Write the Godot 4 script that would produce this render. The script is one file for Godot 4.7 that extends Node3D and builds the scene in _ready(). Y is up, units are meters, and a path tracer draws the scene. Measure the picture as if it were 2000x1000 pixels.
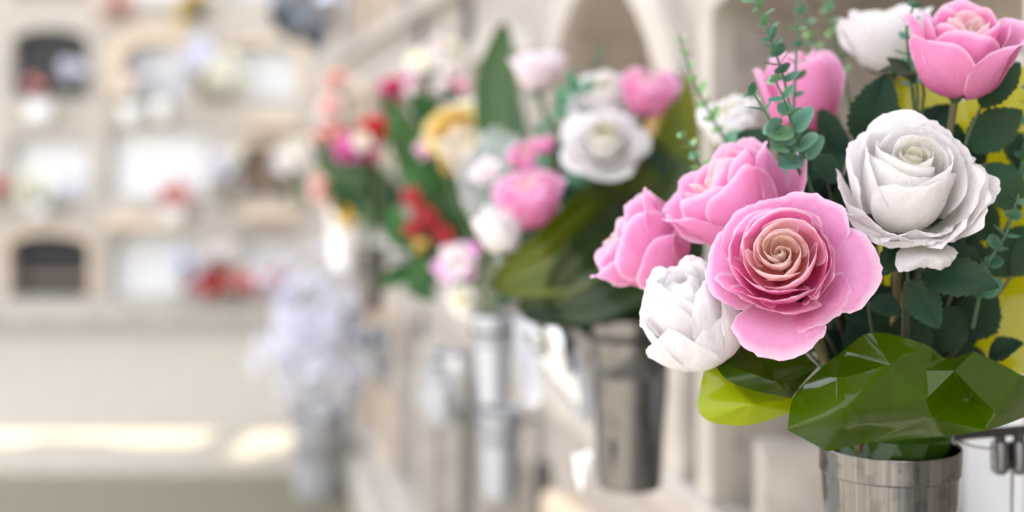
extends Node3D
# A columbarium wall with artificial bouquets in steel vases. Distances in metres; the lens is shifted down, verticals stay upright.

const FPX := 2778.0      # focal length in photo pixels (2000 wide)
const EYE := 1.55
const HORIZON := 247.0
var rng := RandomNumberGenerator.new()
var M := {}
var used := {}


func P(px: float, py: float, d: float) -> Vector3:
	return Vector3((px - 1000.0) / FPX * d, EYE + (HORIZON - py) / FPX * d, -d)


func R(a: float, b: float) -> float:
	return rng.randf_range(a, b)


func V(r: float, g: float, b: float) -> Color:
	return Color(r, g, b)


# ---------------------------------------------------------------- mesh builder
class MB:
	var p := PackedVector3Array()
	var n := PackedVector3Array()
	var c := PackedColorArray()
	var uv := PackedVector2Array()
	var ix := PackedInt32Array()
	var col := Color(1, 1, 1)

	# f(u in -1..1, v in 0..1) -> Vector3 ; cf(u, v) -> Color
	func grid(nu: int, nv: int, f: Callable, cf = null, uvs := Vector2(1, 1)) -> void:
		var s := p.size()
		for j in nv + 1:
			for i in nu + 1:
				var u := i * 2.0 / nu - 1.0
				var v := float(j) / nv
				p.append(f.call(u, v))
				n.append(Vector3.ZERO)
				c.append(cf.call(u, v) if cf != null else col)
				uv.append(Vector2((u * 0.5 + 0.5) * uvs.x, v * uvs.y))
		for j in nv:
			for i in nu:
				var a := s + j * (nu + 1) + i
				tri_i(a, a + nu + 1, a + 1)
				tri_i(a + 1, a + nu + 1, a + nu + 2)
		settle(s)

	func tri_i(a: int, b: int, d: int) -> void:
		ix.append(a)
		ix.append(b)
		ix.append(d)
		var k := (p[d] - p[a]).cross(p[b] - p[a])
		n[a] += k
		n[b] += k
		n[d] += k

	func settle(s: int) -> void:
		for k in range(s, p.size()):
			n[k] = n[k].normalized() if n[k].length_squared() > 0.0 else Vector3.UP

	func v_(pos: Vector3, t := Vector2.ZERO) -> int:
		p.append(pos)
		n.append(Vector3.ZERO)
		c.append(col)
		uv.append(t)
		return p.size() - 1

	func quad(a: Vector3, b: Vector3, d: Vector3, e: Vector3) -> void:   # clockwise seen from the front
		var s := p.size()
		v_(a, Vector2(0, 0)); v_(b, Vector2(0, 1)); v_(d, Vector2(1, 1)); v_(e, Vector2(1, 0))
		tri_i(s, s + 1, s + 2)
		tri_i(s, s + 2, s + 3)
		settle(s)

	func box(lo: Vector3, hi: Vector3) -> void:
		var x := [lo, hi]
		var q := func(i, j, k): return Vector3(x[i].x, x[j].y, x[k].z)
		quad(q.call(0, 0, 1), q.call(0, 1, 1), q.call(1, 1, 1), q.call(1, 0, 1))
		quad(q.call(1, 0, 0), q.call(1, 1, 0), q.call(0, 1, 0), q.call(0, 0, 0))
		quad(q.call(1, 0, 1), q.call(1, 1, 1), q.call(1, 1, 0), q.call(1, 0, 0))
		quad(q.call(0, 0, 0), q.call(0, 1, 0), q.call(0, 1, 1), q.call(0, 0, 1))
		quad(q.call(0, 1, 1), q.call(0, 1, 0), q.call(1, 1, 0), q.call(1, 1, 1))
		quad(q.call(0, 0, 0), q.call(0, 0, 1), q.call(1, 0, 1), q.call(1, 0, 0))

	func lathe(prof: Array, sides := 48, at := Vector3.ZERO, uvs := Vector2(1, 1)) -> void:
		var m := prof.size() - 1
		grid(sides, m, func(u: float, v: float):
			var q: Vector2 = prof[int(round(v * m))]
			return at + Vector3(q.x * cos(PI * u), q.y, -q.x * sin(PI * u)), null, uvs)

	func tube(pts: Array, r0: float, r1: float, sides := 8) -> void:
		var m := pts.size() - 1
		var frames := []
		var up := Vector3(0.3, 0.1, 0.95).normalized()
		for k in m + 1:
			var t: Vector3 = (pts[mini(k + 1, m)] - pts[maxi(k - 1, 0)]).normalized()
			if abs(t.dot(up)) > 0.98:
				up = Vector3(1, 0, 0)
			var a := t.cross(up).normalized()
			var b := a.cross(t).normalized()
			up = b
			frames.append([a, b])
		grid(sides, m, func(u: float, v: float):
			var k := int(round(v * m))
			var r := lerpf(r0, r1, v)
			return pts[k] + (frames[k][0] * cos(PI * u) + frames[k][1] * sin(PI * u)) * r)
		var s := p.size()
		for e in [0, m]:
			s = p.size()
			var r := r0 if e == 0 else r1
			var ct := v_(pts[e])
			for k in sides + 1:
				var g := TAU * k / sides
				v_(pts[e] + (frames[e][0] * cos(g) + frames[e][1] * sin(g)) * r)
			for k in sides:
				if e == 0:
					tri_i(ct, ct + 1 + k, ct + 2 + k)
				else:
					tri_i(ct, ct + 2 + k, ct + 1 + k)
			settle(s)

	func ball(at: Vector3, r: Vector3, nu := 10, nv := 7) -> void:
		grid(nu, nv, func(u: float, v: float):
			var la := (v - 0.5) * PI
			return at + Vector3(r.x * cos(la) * cos(PI * u), r.y * sin(la), -r.z * cos(la) * sin(PI * u)))

	# a leaf, petal or sheet from a to b: width at its widest w (half), bend and fold across
	func blade(a: Vector3, b: Vector3, nr: Vector3, w: float, bend := 0.1, fold := 0.2, sh := Vector2(0.8, 0.8), serr := 0.0, nu := 6, nv := 12, cf = null, wave := 0.0, ph := 0.0) -> void:
		var d := b - a
		var l := d.length()
		var y := d / l
		var side := y.cross(nr).normalized()
		var z := side.cross(y)
		grid(nu, nv, func(u: float, v: float):
			var ww := w * pow(maxf(sin(PI * pow(v, sh.x)), 0.0), sh.y)
			var k: float = u
			if serr > 0.0 and absf(u) > 0.99:
				k = u * (1.0 + serr * (1.0 - 2.0 * fposmod(v * 11.0 + ph, 1.0)))
			return a + y * (l * v) + z * (bend * l * 4.0 * v * (1.0 - v) + fold * absf(u) * ww + wave * l * sin(v * 9.0 + ph + u * 1.7) * absf(u)) + side * (k * ww), cf)

	# crumpled film: triangles with straight creases between them, each one bulging a little
	func facets(pts: Array, tris: Array, sub := 6, bulge := 0.12, cf = null) -> void:
		for t in tris:
			var a: Vector3 = pts[t[0]]
			var b: Vector3 = pts[t[1]]
			var d: Vector3 = pts[t[2]]
			var nr := (d - a).cross(b - a)
			var size := sqrt(nr.length())
			nr = nr.normalized()
			var s := p.size()
			var at := {}
			for i in sub + 1:
				for j in sub + 1 - i:
					var x := float(i) / sub
					var y := float(j) / sub
					var z := 1.0 - x - y
					at[Vector2i(i, j)] = v_(a * z + b * x + d * y + nr * (size * bulge * (x * y * z * 9.0)))
			for i in sub:
				for j in sub - i:
					tri_i(at[Vector2i(i, j)], at[Vector2i(i + 1, j)], at[Vector2i(i, j + 1)])
					if i + j < sub - 1:
						tri_i(at[Vector2i(i + 1, j)], at[Vector2i(i + 1, j + 1)], at[Vector2i(i, j + 1)])
			settle(s)

	# folded film: smooth within a panel (t[3] is its number), straight sharp creases between panels, rounded outline save at the corners in sharp
	func folded(pts: Array, tris: Array, sharp: Array, sub := 10, puff := 1.0) -> void:
		var nr := {}
		var edges := {}
		for t in tris:
			var k: Vector3 = (pts[t[2]] - pts[t[0]]).cross(pts[t[1]] - pts[t[0]])
			for e in 3:
				var at := Vector2i(t[e], t[3])
				nr[at] = nr.get(at, Vector3.ZERO) + k
				var a: int = t[e]
				var b: int = t[(e + 1) % 3]
				var id := Vector2i(mini(a, b), maxi(a, b))
				if not edges.has(id):
					edges[id] = []
				edges[id].append(t[3])
		for at in nr:
			nr[at] = nr[at].normalized()
		var rim := {}
		for id in edges:
			if edges[id].size() == 1:
				for q in [[id.x, id.y], [id.y, id.x]]:
					if not rim.has(q[0]):
						rim[q[0]] = []
					rim[q[0]].append(q[1])
		var control := func(a: int, b: int, g: int) -> Vector3:   # the point a third of the way from a to b
			var id := Vector2i(mini(a, b), maxi(a, b))
			var pa: Vector3 = pts[a]
			var pb: Vector3 = pts[b]
			var q := pa.lerp(pb, 1.0 / 3.0)
			if edges[id].size() == 1:
				if not sharp.has(a) and rim[a].size() == 2:
					var other: int = rim[a][0] if rim[a][1] == b else rim[a][1]
					var tg: Vector3 = (pb - pts[other]).normalized()
					q = pa + tg * (pb - pa).length() / 3.0
			elif edges[id][0] == edges[id][1]:
				var k: Vector3 = nr[Vector2i(a, g)]
				q -= k * (pb - pa).dot(k) / 3.0 * puff
			return q
		var store := {}
		for t in tris:
			var g: int = t[3]
			var a: Vector3 = pts[t[0]]
			var b: Vector3 = pts[t[1]]
			var d: Vector3 = pts[t[2]]
			var ab: Vector3 = control.call(t[0], t[1], g)
			var ba: Vector3 = control.call(t[1], t[0], g)
			var bd: Vector3 = control.call(t[1], t[2], g)
			var db: Vector3 = control.call(t[2], t[1], g)
			var da: Vector3 = control.call(t[2], t[0], g)
			var ad: Vector3 = control.call(t[0], t[2], g)
			var ee := (ab + ba + bd + db + da + ad) / 6.0
			var mid := ee + (ee - (a + b + d) / 3.0) * 0.5
			var ids := {}
			for i in sub + 1:
				for j in sub + 1 - i:
					var y := float(i) / sub
					var z := float(j) / sub
					var x := 1.0 - y - z
					var v := a * (x * x * x) + b * (y * y * y) + d * (z * z * z) + ab * (3 * x * x * y) + ba * (3 * x * y * y) + bd * (3 * y * y * z) + db * (3 * y * z * z) + da * (3 * z * z * x) + ad * (3 * z * x * x) + mid * (6 * x * y * z)
					var key := [g, roundi(v.x * 200000), roundi(v.y * 200000), roundi(v.z * 200000)]
					if not store.has(key):
						store[key] = v_(v, Vector2(y, z))
					ids[Vector2i(i, j)] = store[key]
			for i in sub:
				for j in sub - i:
					tri_i(ids[Vector2i(i, j)], ids[Vector2i(i + 1, j)], ids[Vector2i(i, j + 1)])
					if i + j < sub - 1:
						tri_i(ids[Vector2i(i + 1, j)], ids[Vector2i(i + 1, j + 1)], ids[Vector2i(i, j + 1)])
		settle(0)

	func mesh(mat: Material) -> ArrayMesh:
		var m := ArrayMesh.new()
		var a := []
		a.resize(Mesh.ARRAY_MAX)
		a[Mesh.ARRAY_VERTEX] = p
		a[Mesh.ARRAY_NORMAL] = n
		a[Mesh.ARRAY_COLOR] = c
		a[Mesh.ARRAY_TEX_UV] = uv
		a[Mesh.ARRAY_INDEX] = ix
		m.add_surface_from_arrays(Mesh.PRIMITIVE_TRIANGLES, a)
		m.surface_set_material(0, mat)
		return m


# ---------------------------------------------------------------- scene objects
func numbered(called: String) -> String:
	used[called] = used.get(called, -1) + 1
	return called if used[called] == 0 else "%s_%03d" % [called, used[called]]


func tag(o: Node3D, label: String, category := "", group := "", kind := "") -> Node3D:
	if label: o.set_meta("label", label)
	if category: o.set_meta("category", category)
	if group: o.set_meta("group", group)
	if kind: o.set_meta("kind", kind)
	return o


func thing(called: String, label: String, category: String, at := Vector3.ZERO, group := "") -> Node3D:
	var o := Node3D.new()
	o.name = numbered(called)
	add_child(o)
	o.position = at
	tag(o, label, category, group)
	return o


func obj(called: String, mb: MB, mat: Material, parent: Node = null, xf := Transform3D()) -> MeshInstance3D:
	var o := MeshInstance3D.new()
	o.name = called if parent else numbered(called)
	o.mesh = mb.mesh(mat)
	o.transform = xf
	(parent if parent else self).add_child(o, true)
	return o


func struct(called: String, mb: MB, mat: Material) -> MeshInstance3D:
	var o := obj(called, mb, mat)
	o.set_meta("kind", "structure")
	return o


# ---------------------------------------------------------------- materials
func noise(freq: float, octaves := 4, sd := 1, kind := FastNoiseLite.TYPE_SIMPLEX_SMOOTH) -> FastNoiseLite:
	var f := FastNoiseLite.new()
	f.noise_type = kind
	f.frequency = freq
	f.fractal_octaves = octaves
	f.seed = sd
	return f


func noise_tex(freq: float, size: int, lo: Color, hi: Color, octaves := 4, sd := 1, at := [0.0, 1.0]) -> NoiseTexture2D:
	var t := NoiseTexture2D.new()
	t.width = size
	t.height = size
	t.seamless = true
	t.noise = noise(freq, octaves, sd)
	var g := Gradient.new()
	g.offsets = PackedFloat32Array(at)
	g.colors = PackedColorArray([lo.linear_to_srgb(), hi.linear_to_srgb()])
	t.color_ramp = g
	return t


func grey_tex(freq: float, size: int, octaves := 4, sd := 1) -> NoiseTexture2D:
	var t := NoiseTexture2D.new()
	t.width = size
	t.height = size
	t.seamless = true
	t.noise = noise(freq, octaves, sd)
	return t


func plain(c: Color, rough := 0.7, metal := 0.0) -> StandardMaterial3D:
	var m := StandardMaterial3D.new()
	m.albedo_color = c.linear_to_srgb()
	m.roughness = rough
	m.metallic = metal
	m.cull_mode = BaseMaterial3D.CULL_DISABLED
	return m


func painted(rough := 0.7, back := 0.0) -> StandardMaterial3D:   # colour comes with the mesh
	var m := plain(Color(1, 1, 1), rough)
	m.vertex_color_use_as_albedo = true
	if back > 0.0:
		m.backlight_enabled = true
		m.backlight = Color(back, back, back).linear_to_srgb()
	return m


func stone(lo: Color, hi: Color, freq: float, scale: float, bump: float, sd: int, rough := 0.85) -> StandardMaterial3D:
	var m := plain(Color(1, 1, 1), rough)
	m.albedo_texture = noise_tex(freq, 512, lo, hi, 5, sd, [0.2, 0.8])
	m.uv1_triplanar = true
	m.uv1_world_triplanar = true
	m.uv1_scale = Vector3(scale, scale, scale)
	if bump > 0.0:
		m.heightmap_enabled = true
		m.heightmap_scale = bump
		m.heightmap_texture = grey_tex(freq * 2.0, 512, 5, sd + 50)
	return m


func leaf_veins() -> ImageTexture:
	var im := Image.create(128, 256, false, Image.FORMAT_L8)
	for y in 256:
		for x in 128:
			var u := absf(x / 63.5 - 1.0)
			var v := y / 255.0
			var h := 0.55
			h -= 0.45 * exp(-u * u * 900.0)
			var k := fposmod(v * 9.0 - u * 2.2, 1.0)
			h -= 0.28 * exp(-pow((k - 0.5) * 14.0, 2.0)) * (1.0 - u * 0.4)
			h += 0.10 * sin(k * TAU) * (1.0 - u)
			im.set_pixel(x, y, Color(h, h, h))
	return ImageTexture.create_from_image(im)


func weave() -> ImageTexture:   # woven polyester with faint pressed veins that run along the petal
	var im := Image.create(256, 256, false, Image.FORMAT_L8)
	var nz := noise(0.03, 3, 77)
	for y in 256:
		for x in 256:
			var h := 0.5 + 0.10 * sin(x * TAU / 4.0) * sin(y * TAU / 4.0) + 0.20 * nz.get_noise_2d(x * 3.2, y * 0.45) + 0.10 * nz.get_noise_2d(x, y)
			im.set_pixel(x, y, Color(h, h, h))
	return ImageTexture.create_from_image(im)


func petal_tone() -> ImageTexture:   # uneven dye, in streaks that run along the petal
	var im := Image.create(256, 256, false, Image.FORMAT_RGB8)
	var nz := noise(0.02, 4, 31)
	for y in 256:
		for x in 256:
			var h := 0.985 + 0.022 * nz.get_noise_2d(x * 4.0, y * 0.5) + 0.022 * nz.get_noise_2d(x * 0.9 + 400.0, y * 0.9)
			im.set_pixel(x, y, Color(minf(h + 0.012, 1.0), minf(h, 1.0), minf(h + 0.004, 1.0)))
	return ImageTexture.create_from_image(im)


func parallel_veins() -> ImageTexture:
	var im := Image.create(128, 128, false, Image.FORMAT_L8)
	var nz := noise(0.05, 3, 8)
	for y in 128:
		for x in 128:
			var u := absf(x / 63.5 - 1.0)
			var h := 0.6 - 0.5 * exp(-u * u * 500.0) + 0.10 * sin(u * 60.0) + 0.15 * nz.get_noise_2d(x * 3.0, y * 0.6)
			im.set_pixel(x, y, Color(h, h, h))
	return ImageTexture.create_from_image(im)


func steel_marks(lo: float, hi: float, sd: int) -> ImageTexture:   # water marks, drips and fine scratches on sheet steel
	var im := Image.create(512, 256, false, Image.FORMAT_RGB8)
	var nz := noise(0.012, 4, sd)
	for y in 256:
		for x in 512:
			var streak := nz.get_noise_2d(x * 22.0, y * 0.06)
			var blot := smoothstep(0.1, 0.5, nz.get_noise_2d(x * 2.4 + 900.0, y * 1.6 + 300.0))
			var h := lerpf(lo, hi, clampf(0.6 + 0.5 * streak - 0.25 * blot, 0.0, 1.0))
			im.set_pixel(x, y, Color(h, h, h))
	return ImageTexture.create_from_image(im)


func make_materials() -> void:
	var w := weave()
	M.petal = painted(0.72, 0.95)
	M.petal.heightmap_enabled = true
	M.petal.heightmap_texture = w
	M.petal.heightmap_scale = 0.11
	M.petal.albedo_texture = petal_tone()
	M.petal.metallic_specular = 0.3
	M.soft = painted(0.8, 0.4)                  # blossoms that lie out of focus
	M.soft.metallic_specular = 0.25
	M.leaf = painted(0.6, 0.10)
	M.leaf.metallic_specular = 0.22
	M.leaf.heightmap_enabled = true
	M.leaf.heightmap_texture = leaf_veins()
	M.leaf.heightmap_scale = 0.05
	M.round_leaf = painted(0.5, 0.2)
	M.round_leaf.metallic_specular = 0.3
	M.stem = painted(0.6)
	M.wrap = painted(0.09)
	M.wrap.metallic_specular = 0.36
	M.wrap.backlight_enabled = true
	M.wrap.backlight = Color(0.62, 0.62, 0.62).linear_to_srgb()
	M.wrap.clearcoat_enabled = true
	M.wrap.clearcoat = 0.12
	M.wrap.clearcoat_roughness = 0.06
	M.broad = painted(0.4, 0.3)
	M.broad.metallic_specular = 0.4
	M.broad.heightmap_enabled = true
	M.broad.heightmap_texture = parallel_veins()
	M.broad.heightmap_scale = 0.1
	M.steel = plain(V(0.225, 0.22, 0.215), 1.0, 1.0)
	M.steel.roughness_texture = steel_marks(0.26, 0.09, 5)
	M.steel.albedo_texture = steel_marks(0.6, 1.0, 6)
	M.steel.anisotropy_enabled = true
	M.steel.anisotropy = 0.4
	M.ledge_stone = stone(V(0.33, 0.29, 0.25), V(0.44, 0.395, 0.345), 0.015, 1.1, 0.15, 31, 0.6)
	M.dark_steel = plain(V(0.16, 0.16, 0.17), 0.35, 1.0)
	M.iron = plain(V(0.05, 0.048, 0.046), 0.5, 0.6)
	M.film = plain(Color(1, 1, 1), 0.05)
	M.film.transparency = BaseMaterial3D.TRANSPARENCY_ALPHA
	M.film.albedo_color = Color(0.92, 0.96, 1.0, 0.10)
	M.foil = plain(V(0.52, 0.54, 0.57), 0.10, 1.0)
	M.plaster = stone(V(0.33, 0.295, 0.25), V(0.44, 0.395, 0.34), 0.012, 0.9, 0.15, 3)
	M.wall_stone = stone(V(0.255, 0.222, 0.19), V(0.365, 0.325, 0.28), 0.02, 1.4, 0.2, 41, 0.7)
	M.sandstone = stone(V(0.48, 0.38, 0.27), V(0.58, 0.48, 0.37), 0.02, 1.3, 0.2, 9)
	M.marble = stone(V(0.60, 0.60, 0.595), V(0.70, 0.70, 0.695), 0.01, 1.2, 0.0, 12, 0.35)
	M.grey_marble = stone(V(0.36, 0.37, 0.40), V(0.52, 0.53, 0.56), 0.012, 1.6, 0.0, 15, 0.12)
	M.dark_glass = plain(V(0.03, 0.031, 0.034), 0.25)
	M.dark_glass.metallic_specular = 0.3
	M.brown_panel = stone(V(0.17, 0.12, 0.08), V(0.26, 0.19, 0.13), 0.02, 1.5, 0.0, 17, 0.5)
	M.gravel = stone(V(0.12, 0.10, 0.062), V(0.21, 0.18, 0.12), 0.035, 1.6, 0.5, 21, 0.95)
	M.paving = stone(V(0.31, 0.268, 0.205), V(0.38, 0.33, 0.262), 0.02, 0.8, 0.15, 25, 0.9)
	M.pale_paving = stone(V(0.44, 0.40, 0.34), V(0.52, 0.47, 0.41), 0.02, 0.8, 0.15, 35, 0.9)
	M.earth = stone(V(0.23, 0.20, 0.155), V(0.31, 0.275, 0.22), 0.03, 1.2, 0.4, 27, 0.95)
	M.urn = plain(V(0.30, 0.30, 0.30), 0.7)
	M.ceramic = plain(V(0.78, 0.78, 0.77), 0.25)
	M.zinc = plain(V(0.40, 0.43, 0.47), 0.4, 0.8)
	M.gold = plain(V(0.62, 0.40, 0.20), 0.4, 0.3)
	M.ribbon = painted(0.4, 0.2)


# ---------------------------------------------------------------- flowers
func bez(q: Array, t: float) -> Vector2:
	var s := 1.0 - t
	return q[0] * (s * s * s) + q[1] * (3 * s * s * t) + q[2] * (3 * s * t * t) + q[3] * (t * t * t)


# One petal of a rose whose axis is local y. o: az, w (half angle), q (four (r, h) points), drop, roll, spiral, ruf, flat, cols [base, middle, rim]
func petal(mb: MB, o: Dictionary, size: float, nu: int, nv: int) -> void:
	var ph := R(0, TAU)
	var ph2 := R(0, TAU)
	var nz := noise(1.0, 3, rng.randi() % 1000)
	var az: float = o.az
	var w: float = o.w
	var drop: float = o.get("drop", 0.18)
	var roll: float = o.get("roll", 0.05)
	var spiral: float = o.get("spiral", 0.05)
	var ruf: float = o.get("ruf", 0.02)
	var flat: float = o.get("flat", 0.0)
	var crease: float = o.get("crease", 0.0)
	var point: float = o.get("point", 0.0)
	var off: Vector3 = o.get("off", Vector3.ZERO)
	var fray: float = o.get("fray", 0.009)
	var cols: Array = o.cols
	mb.grid(nu, nv, func(u: float, t: float):
		var ku := absf(u)
		var te: float = t * (1.0 - drop * pow(ku, 2.6) + point * (1.0 - ku) * t)
		te += 0.012 * nz.get_noise_2d(u * 3.0, 5.0) * t + fray * nz.get_noise_2d(u * 16.0, 9.0) * pow(t, 6.0)
		var g := bez(o.q, te)
		var a: float = w * u * lerpf(0.42, 1.0, smoothstep(0.0, 0.55, t)) * (1.0 - 0.10 * smoothstep(0.8, 1.0, t))
		var k := smoothstep(0.5, 1.0, t) * (0.25 + 0.75 * u * u)
		var r: float = g.x + roll * k
		var h: float = g.y - roll * 0.7 * k * u * u
		r *= 1.0 + spiral * u
		r += ruf * (sin(u * 4.0 + ph) + 0.6 * nz.get_noise_2d(u * 2.5, t * 2.0) * 2.0) * t * t
		h += ruf * 0.8 * sin(u * 5.0 + ph2) * t * t * t
		r += crease * sin(u * 16.0 + t * 5.0 + ph) * sin(PI * t) * (0.6 + 0.4 * nz.get_noise_2d(u * 2.0, t * 3.0))
		var er := Vector3(cos(az), 0, sin(az))
		var et := Vector3(-sin(az), 0, cos(az))
		return (er * (r * lerpf(cos(a), 1.0, flat)) + et * (r * sin(a)) + Vector3(0, h, 0) + off * t) * size,
		func(u: float, t: float):
			var e: float = maxf(smoothstep(0.90, 0.995, t), smoothstep(0.91, 0.995, absf(u)) * smoothstep(0.3, 0.7, t))
			var q: Color = cols[0].lerp(cols[1], smoothstep(0.15, 0.75, t))
			return q.lerp(cols[2], e * 0.85).lerp(cols[1], 0.12 * nz.get_noise_2d(u * 2.0, t * 2.0 + 7.0)),
		Vector2(2.0 * w / 1.2, 2.0))


const OPEN := [   # petals, half width, r/h points from base to rim, drop, roll, spiral, layer colour (0 = heart .. 1 = outer)
	[2, 1.9, [0.03, 0.0, 0.10, 0.25, 0.10, 0.5, 0.055, 0.62], 0.10, 0.00, 0.35, 0.0],
	[3, 1.35, [0.05, 0.0, 0.18, 0.2, 0.17, 0.5, 0.13, 0.68], 0.12, 0.012, 0.22, 0.05],
	[3, 1.25, [0.06, 0.0, 0.25, 0.15, 0.25, 0.5, 0.21, 0.72], 0.14, 0.02, 0.16, 0.12],
	[4, 1.05, [0.06, -0.02, 0.34, 0.10, 0.34, 0.5, 0.31, 0.73], 0.15, 0.03, 0.12, 0.3],
	[4, 1.0, [0.08, -0.06, 0.46, 0.02, 0.44, 0.42, 0.43, 0.69], 0.17, 0.05, 0.10, 0.6],
	[5, 0.92, [0.08, -0.12, 0.60, -0.08, 0.55, 0.36, 0.58, 0.60], 0.2, 0.07, 0.08, 0.85],
	[5, 0.82, [0.08, -0.18, 0.74, -0.20, 0.62, 0.34, 0.82, 0.42], 0.22, 0.09, 0.06, 1.0],
	[5, 0.74, [0.08, -0.22, 0.80, -0.30, 0.66, 0.26, 1.08, 0.14], 0.22, 0.10, 0.05, 1.0],
]
const CUP := [
	[2, 1.9, [0.03, 0.0, 0.10, 0.25, 0.10, 0.6, 0.06, 0.80], 0.10, 0.00, 0.35, 0.0],
	[3, 1.3, [0.05, 0.0, 0.20, 0.2, 0.20, 0.6, 0.17, 0.88], 0.12, 0.012, 0.2, 0.1],
	[3, 1.2, [0.06, -0.05, 0.34, 0.05, 0.32, 0.6, 0.29, 0.93], 0.14, 0.02, 0.15, 0.25],
	[4, 1.05, [0.06, -0.1, 0.48, -0.02, 0.42, 0.6, 0.43, 0.95], 0.16, 0.04, 0.12, 0.6],
	[4, 1.0, [0.08, -0.15, 0.62, -0.10, 0.50, 0.6, 0.58, 0.95], 0.18, 0.07, 0.09, 0.9],
	[5, 0.85, [0.08, -0.2, 0.76, -0.18, 0.54, 0.58, 0.80, 0.86], 0.2, 0.10, 0.06, 1.0],
]
const BUD := [
	[2, 1.8, [0.03, 0.0, 0.12, 0.3, 0.12, 0.8, 0.06, 1.05], 0.10, 0.0, 0.35, 0.1],
	[3, 1.4, [0.05, 0.0, 0.34, 0.1, 0.30, 0.75, 0.18, 1.12], 0.14, 0.02, 0.2, 0.6],
	[3, 1.3, [0.05, -0.05, 0.48, 0.0, 0.44, 0.7, 0.34, 1.14], 0.17, 0.05, 0.14, 1.0],
	[3, 1.05, [0.06, -0.1, 0.62, -0.05, 0.52, 0.65, 0.55, 1.02], 0.2, 0.10, 0.1, 1.0],
]

const PINK_OPEN := [
	[2, 2.2, [0.02, 0.42, 0.06, 0.5, 0.06, 0.6, 0.035, 0.67], 0.08, 0.0, 0.45, 0.0],
	[2, 1.9, [0.03, 0.42, 0.11, 0.48, 0.11, 0.6, 0.085, 0.70], 0.10, 0.01, 0.4, 0.02],
	[3, 1.5, [0.06, 0.42, 0.165, 0.46, 0.17, 0.6, 0.15, 0.715], 0.12, 0.02, 0.30, 0.04],
	[3, 1.4, [0.08, 0.38, 0.23, 0.42, 0.235, 0.58, 0.215, 0.72], 0.12, 0.03, 0.25, 0.07],
	[3, 1.35, [0.10, 0.34, 0.30, 0.38, 0.30, 0.56, 0.29, 0.72], 0.13, 0.045, 0.2, 0.11],
	[3, 1.3, [0.12, 0.32, 0.36, 0.34, 0.37, 0.54, 0.355, 0.725], 0.14, 0.05, 0.2, 0.14],
	[3, 1.3, [0.12, 0.20, 0.43, 0.22, 0.44, 0.5, 0.43, 0.715], 0.14, 0.06, 0.18, 0.34],
	[3, 1.25, [0.06, -0.02, 0.52, 0.02, 0.50, 0.42, 0.51, 0.69], 0.15, 0.08, 0.16, 0.52],
	[4, 1.1, [0.08, -0.1, 0.63, -0.06, 0.58, 0.36, 0.60, 0.62], 0.16, 0.09, 0.12, 0.62],
	[3, 1.1, [0.08, -0.16, 0.72, -0.18, 0.64, 0.32, 0.71, 0.52], 0.18, 0.10, 0.10, 0.9],
]
const WHITE_OPEN := [
	[2, 2.2, [0.02, 0.0, 0.07, 0.25, 0.07, 0.6, 0.03, 0.74], 0.06, 0.0, 0.5, 0.0],
	[2, 2.0, [0.03, 0.0, 0.13, 0.2, 0.13, 0.6, 0.10, 0.79], 0.07, 0.008, 0.45, 0.06],
	[2, 1.9, [0.04, 0.0, 0.20, 0.15, 0.20, 0.6, 0.17, 0.83], 0.08, 0.012, 0.4, 0.2],
	[2, 1.9, [0.05, -0.05, 0.28, 0.1, 0.27, 0.6, 0.25, 0.85], 0.08, 0.02, 0.34, 0.35],
	[2, 1.8, [0.06, -0.1, 0.38, 0.0, 0.36, 0.6, 0.34, 0.86], 0.09, 0.03, 0.3, 0.5],
	[3, 1.4, [0.07, -0.2, 0.54, -0.1, 0.46, 0.5, 0.44, 0.83], 0.10, 0.045, 0.2, 0.7],
	[3, 1.25, [0.08, -0.28, 0.70, -0.22, 0.56, 0.5, 0.56, 0.76], 0.13, 0.07, 0.14, 0.9],
]
const HANGING := [
	[2, 1.8, [0.03, 0.0, 0.12, 0.3, 0.12, 0.8, 0.06, 1.0], 0.10, 0.0, 0.35, 0.3],
	[3, 1.4, [0.05, 0.0, 0.32, 0.1, 0.28, 0.75, 0.20, 1.06], 0.14, 0.02, 0.2, 0.6],
	[3, 1.3, [0.05, -0.05, 0.44, 0.0, 0.38, 0.7, 0.31, 1.08], 0.15, 0.04, 0.16, 1.0],
	[3, 1.15, [0.06, -0.1, 0.54, -0.05, 0.46, 0.65, 0.41, 1.10], 0.17, 0.05, 0.14, 1.0],
	[4, 0.95, [0.06, -0.14, 0.62, -0.1, 0.50, 0.6, 0.50, 1.02], 0.2, 0.08, 0.12, 1.0],
]

var PINK := {"heart": [Color(0.96, 0.44, 0.27), Color(0.97, 0.76, 0.63), Color(0.97, 0.93, 0.89)], "body": [Color(0.82, 0.09, 0.30), Color(0.84, 0.25, 0.49), Color(0.95, 0.80, 0.88)], "outer": [Color(0.83, 0.20, 0.45), Color(0.84, 0.36, 0.61), Color(0.93, 0.72, 0.85)]}
var WHITE := {"heart": [Color(0.82, 0.74, 0.30), Color(0.87, 0.84, 0.62), Color(0.88, 0.865, 0.79)], "body": [Color(0.845, 0.82, 0.71), Color(0.875, 0.868, 0.835), Color(0.88, 0.88, 0.875)], "outer": [Color(0.845, 0.83, 0.76), Color(0.875, 0.87, 0.86), Color(0.88, 0.88, 0.885)]}
var PALE := {"heart": [Color(0.80, 0.70, 0.62), Color(0.84, 0.76, 0.74), Color(0.86, 0.82, 0.82)], "body": [Color(0.82, 0.70, 0.72), Color(0.84, 0.76, 0.80), Color(0.86, 0.80, 0.84)], "outer": [Color(0.82, 0.74, 0.70), Color(0.84, 0.76, 0.80), Color(0.86, 0.80, 0.85)]}
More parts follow.
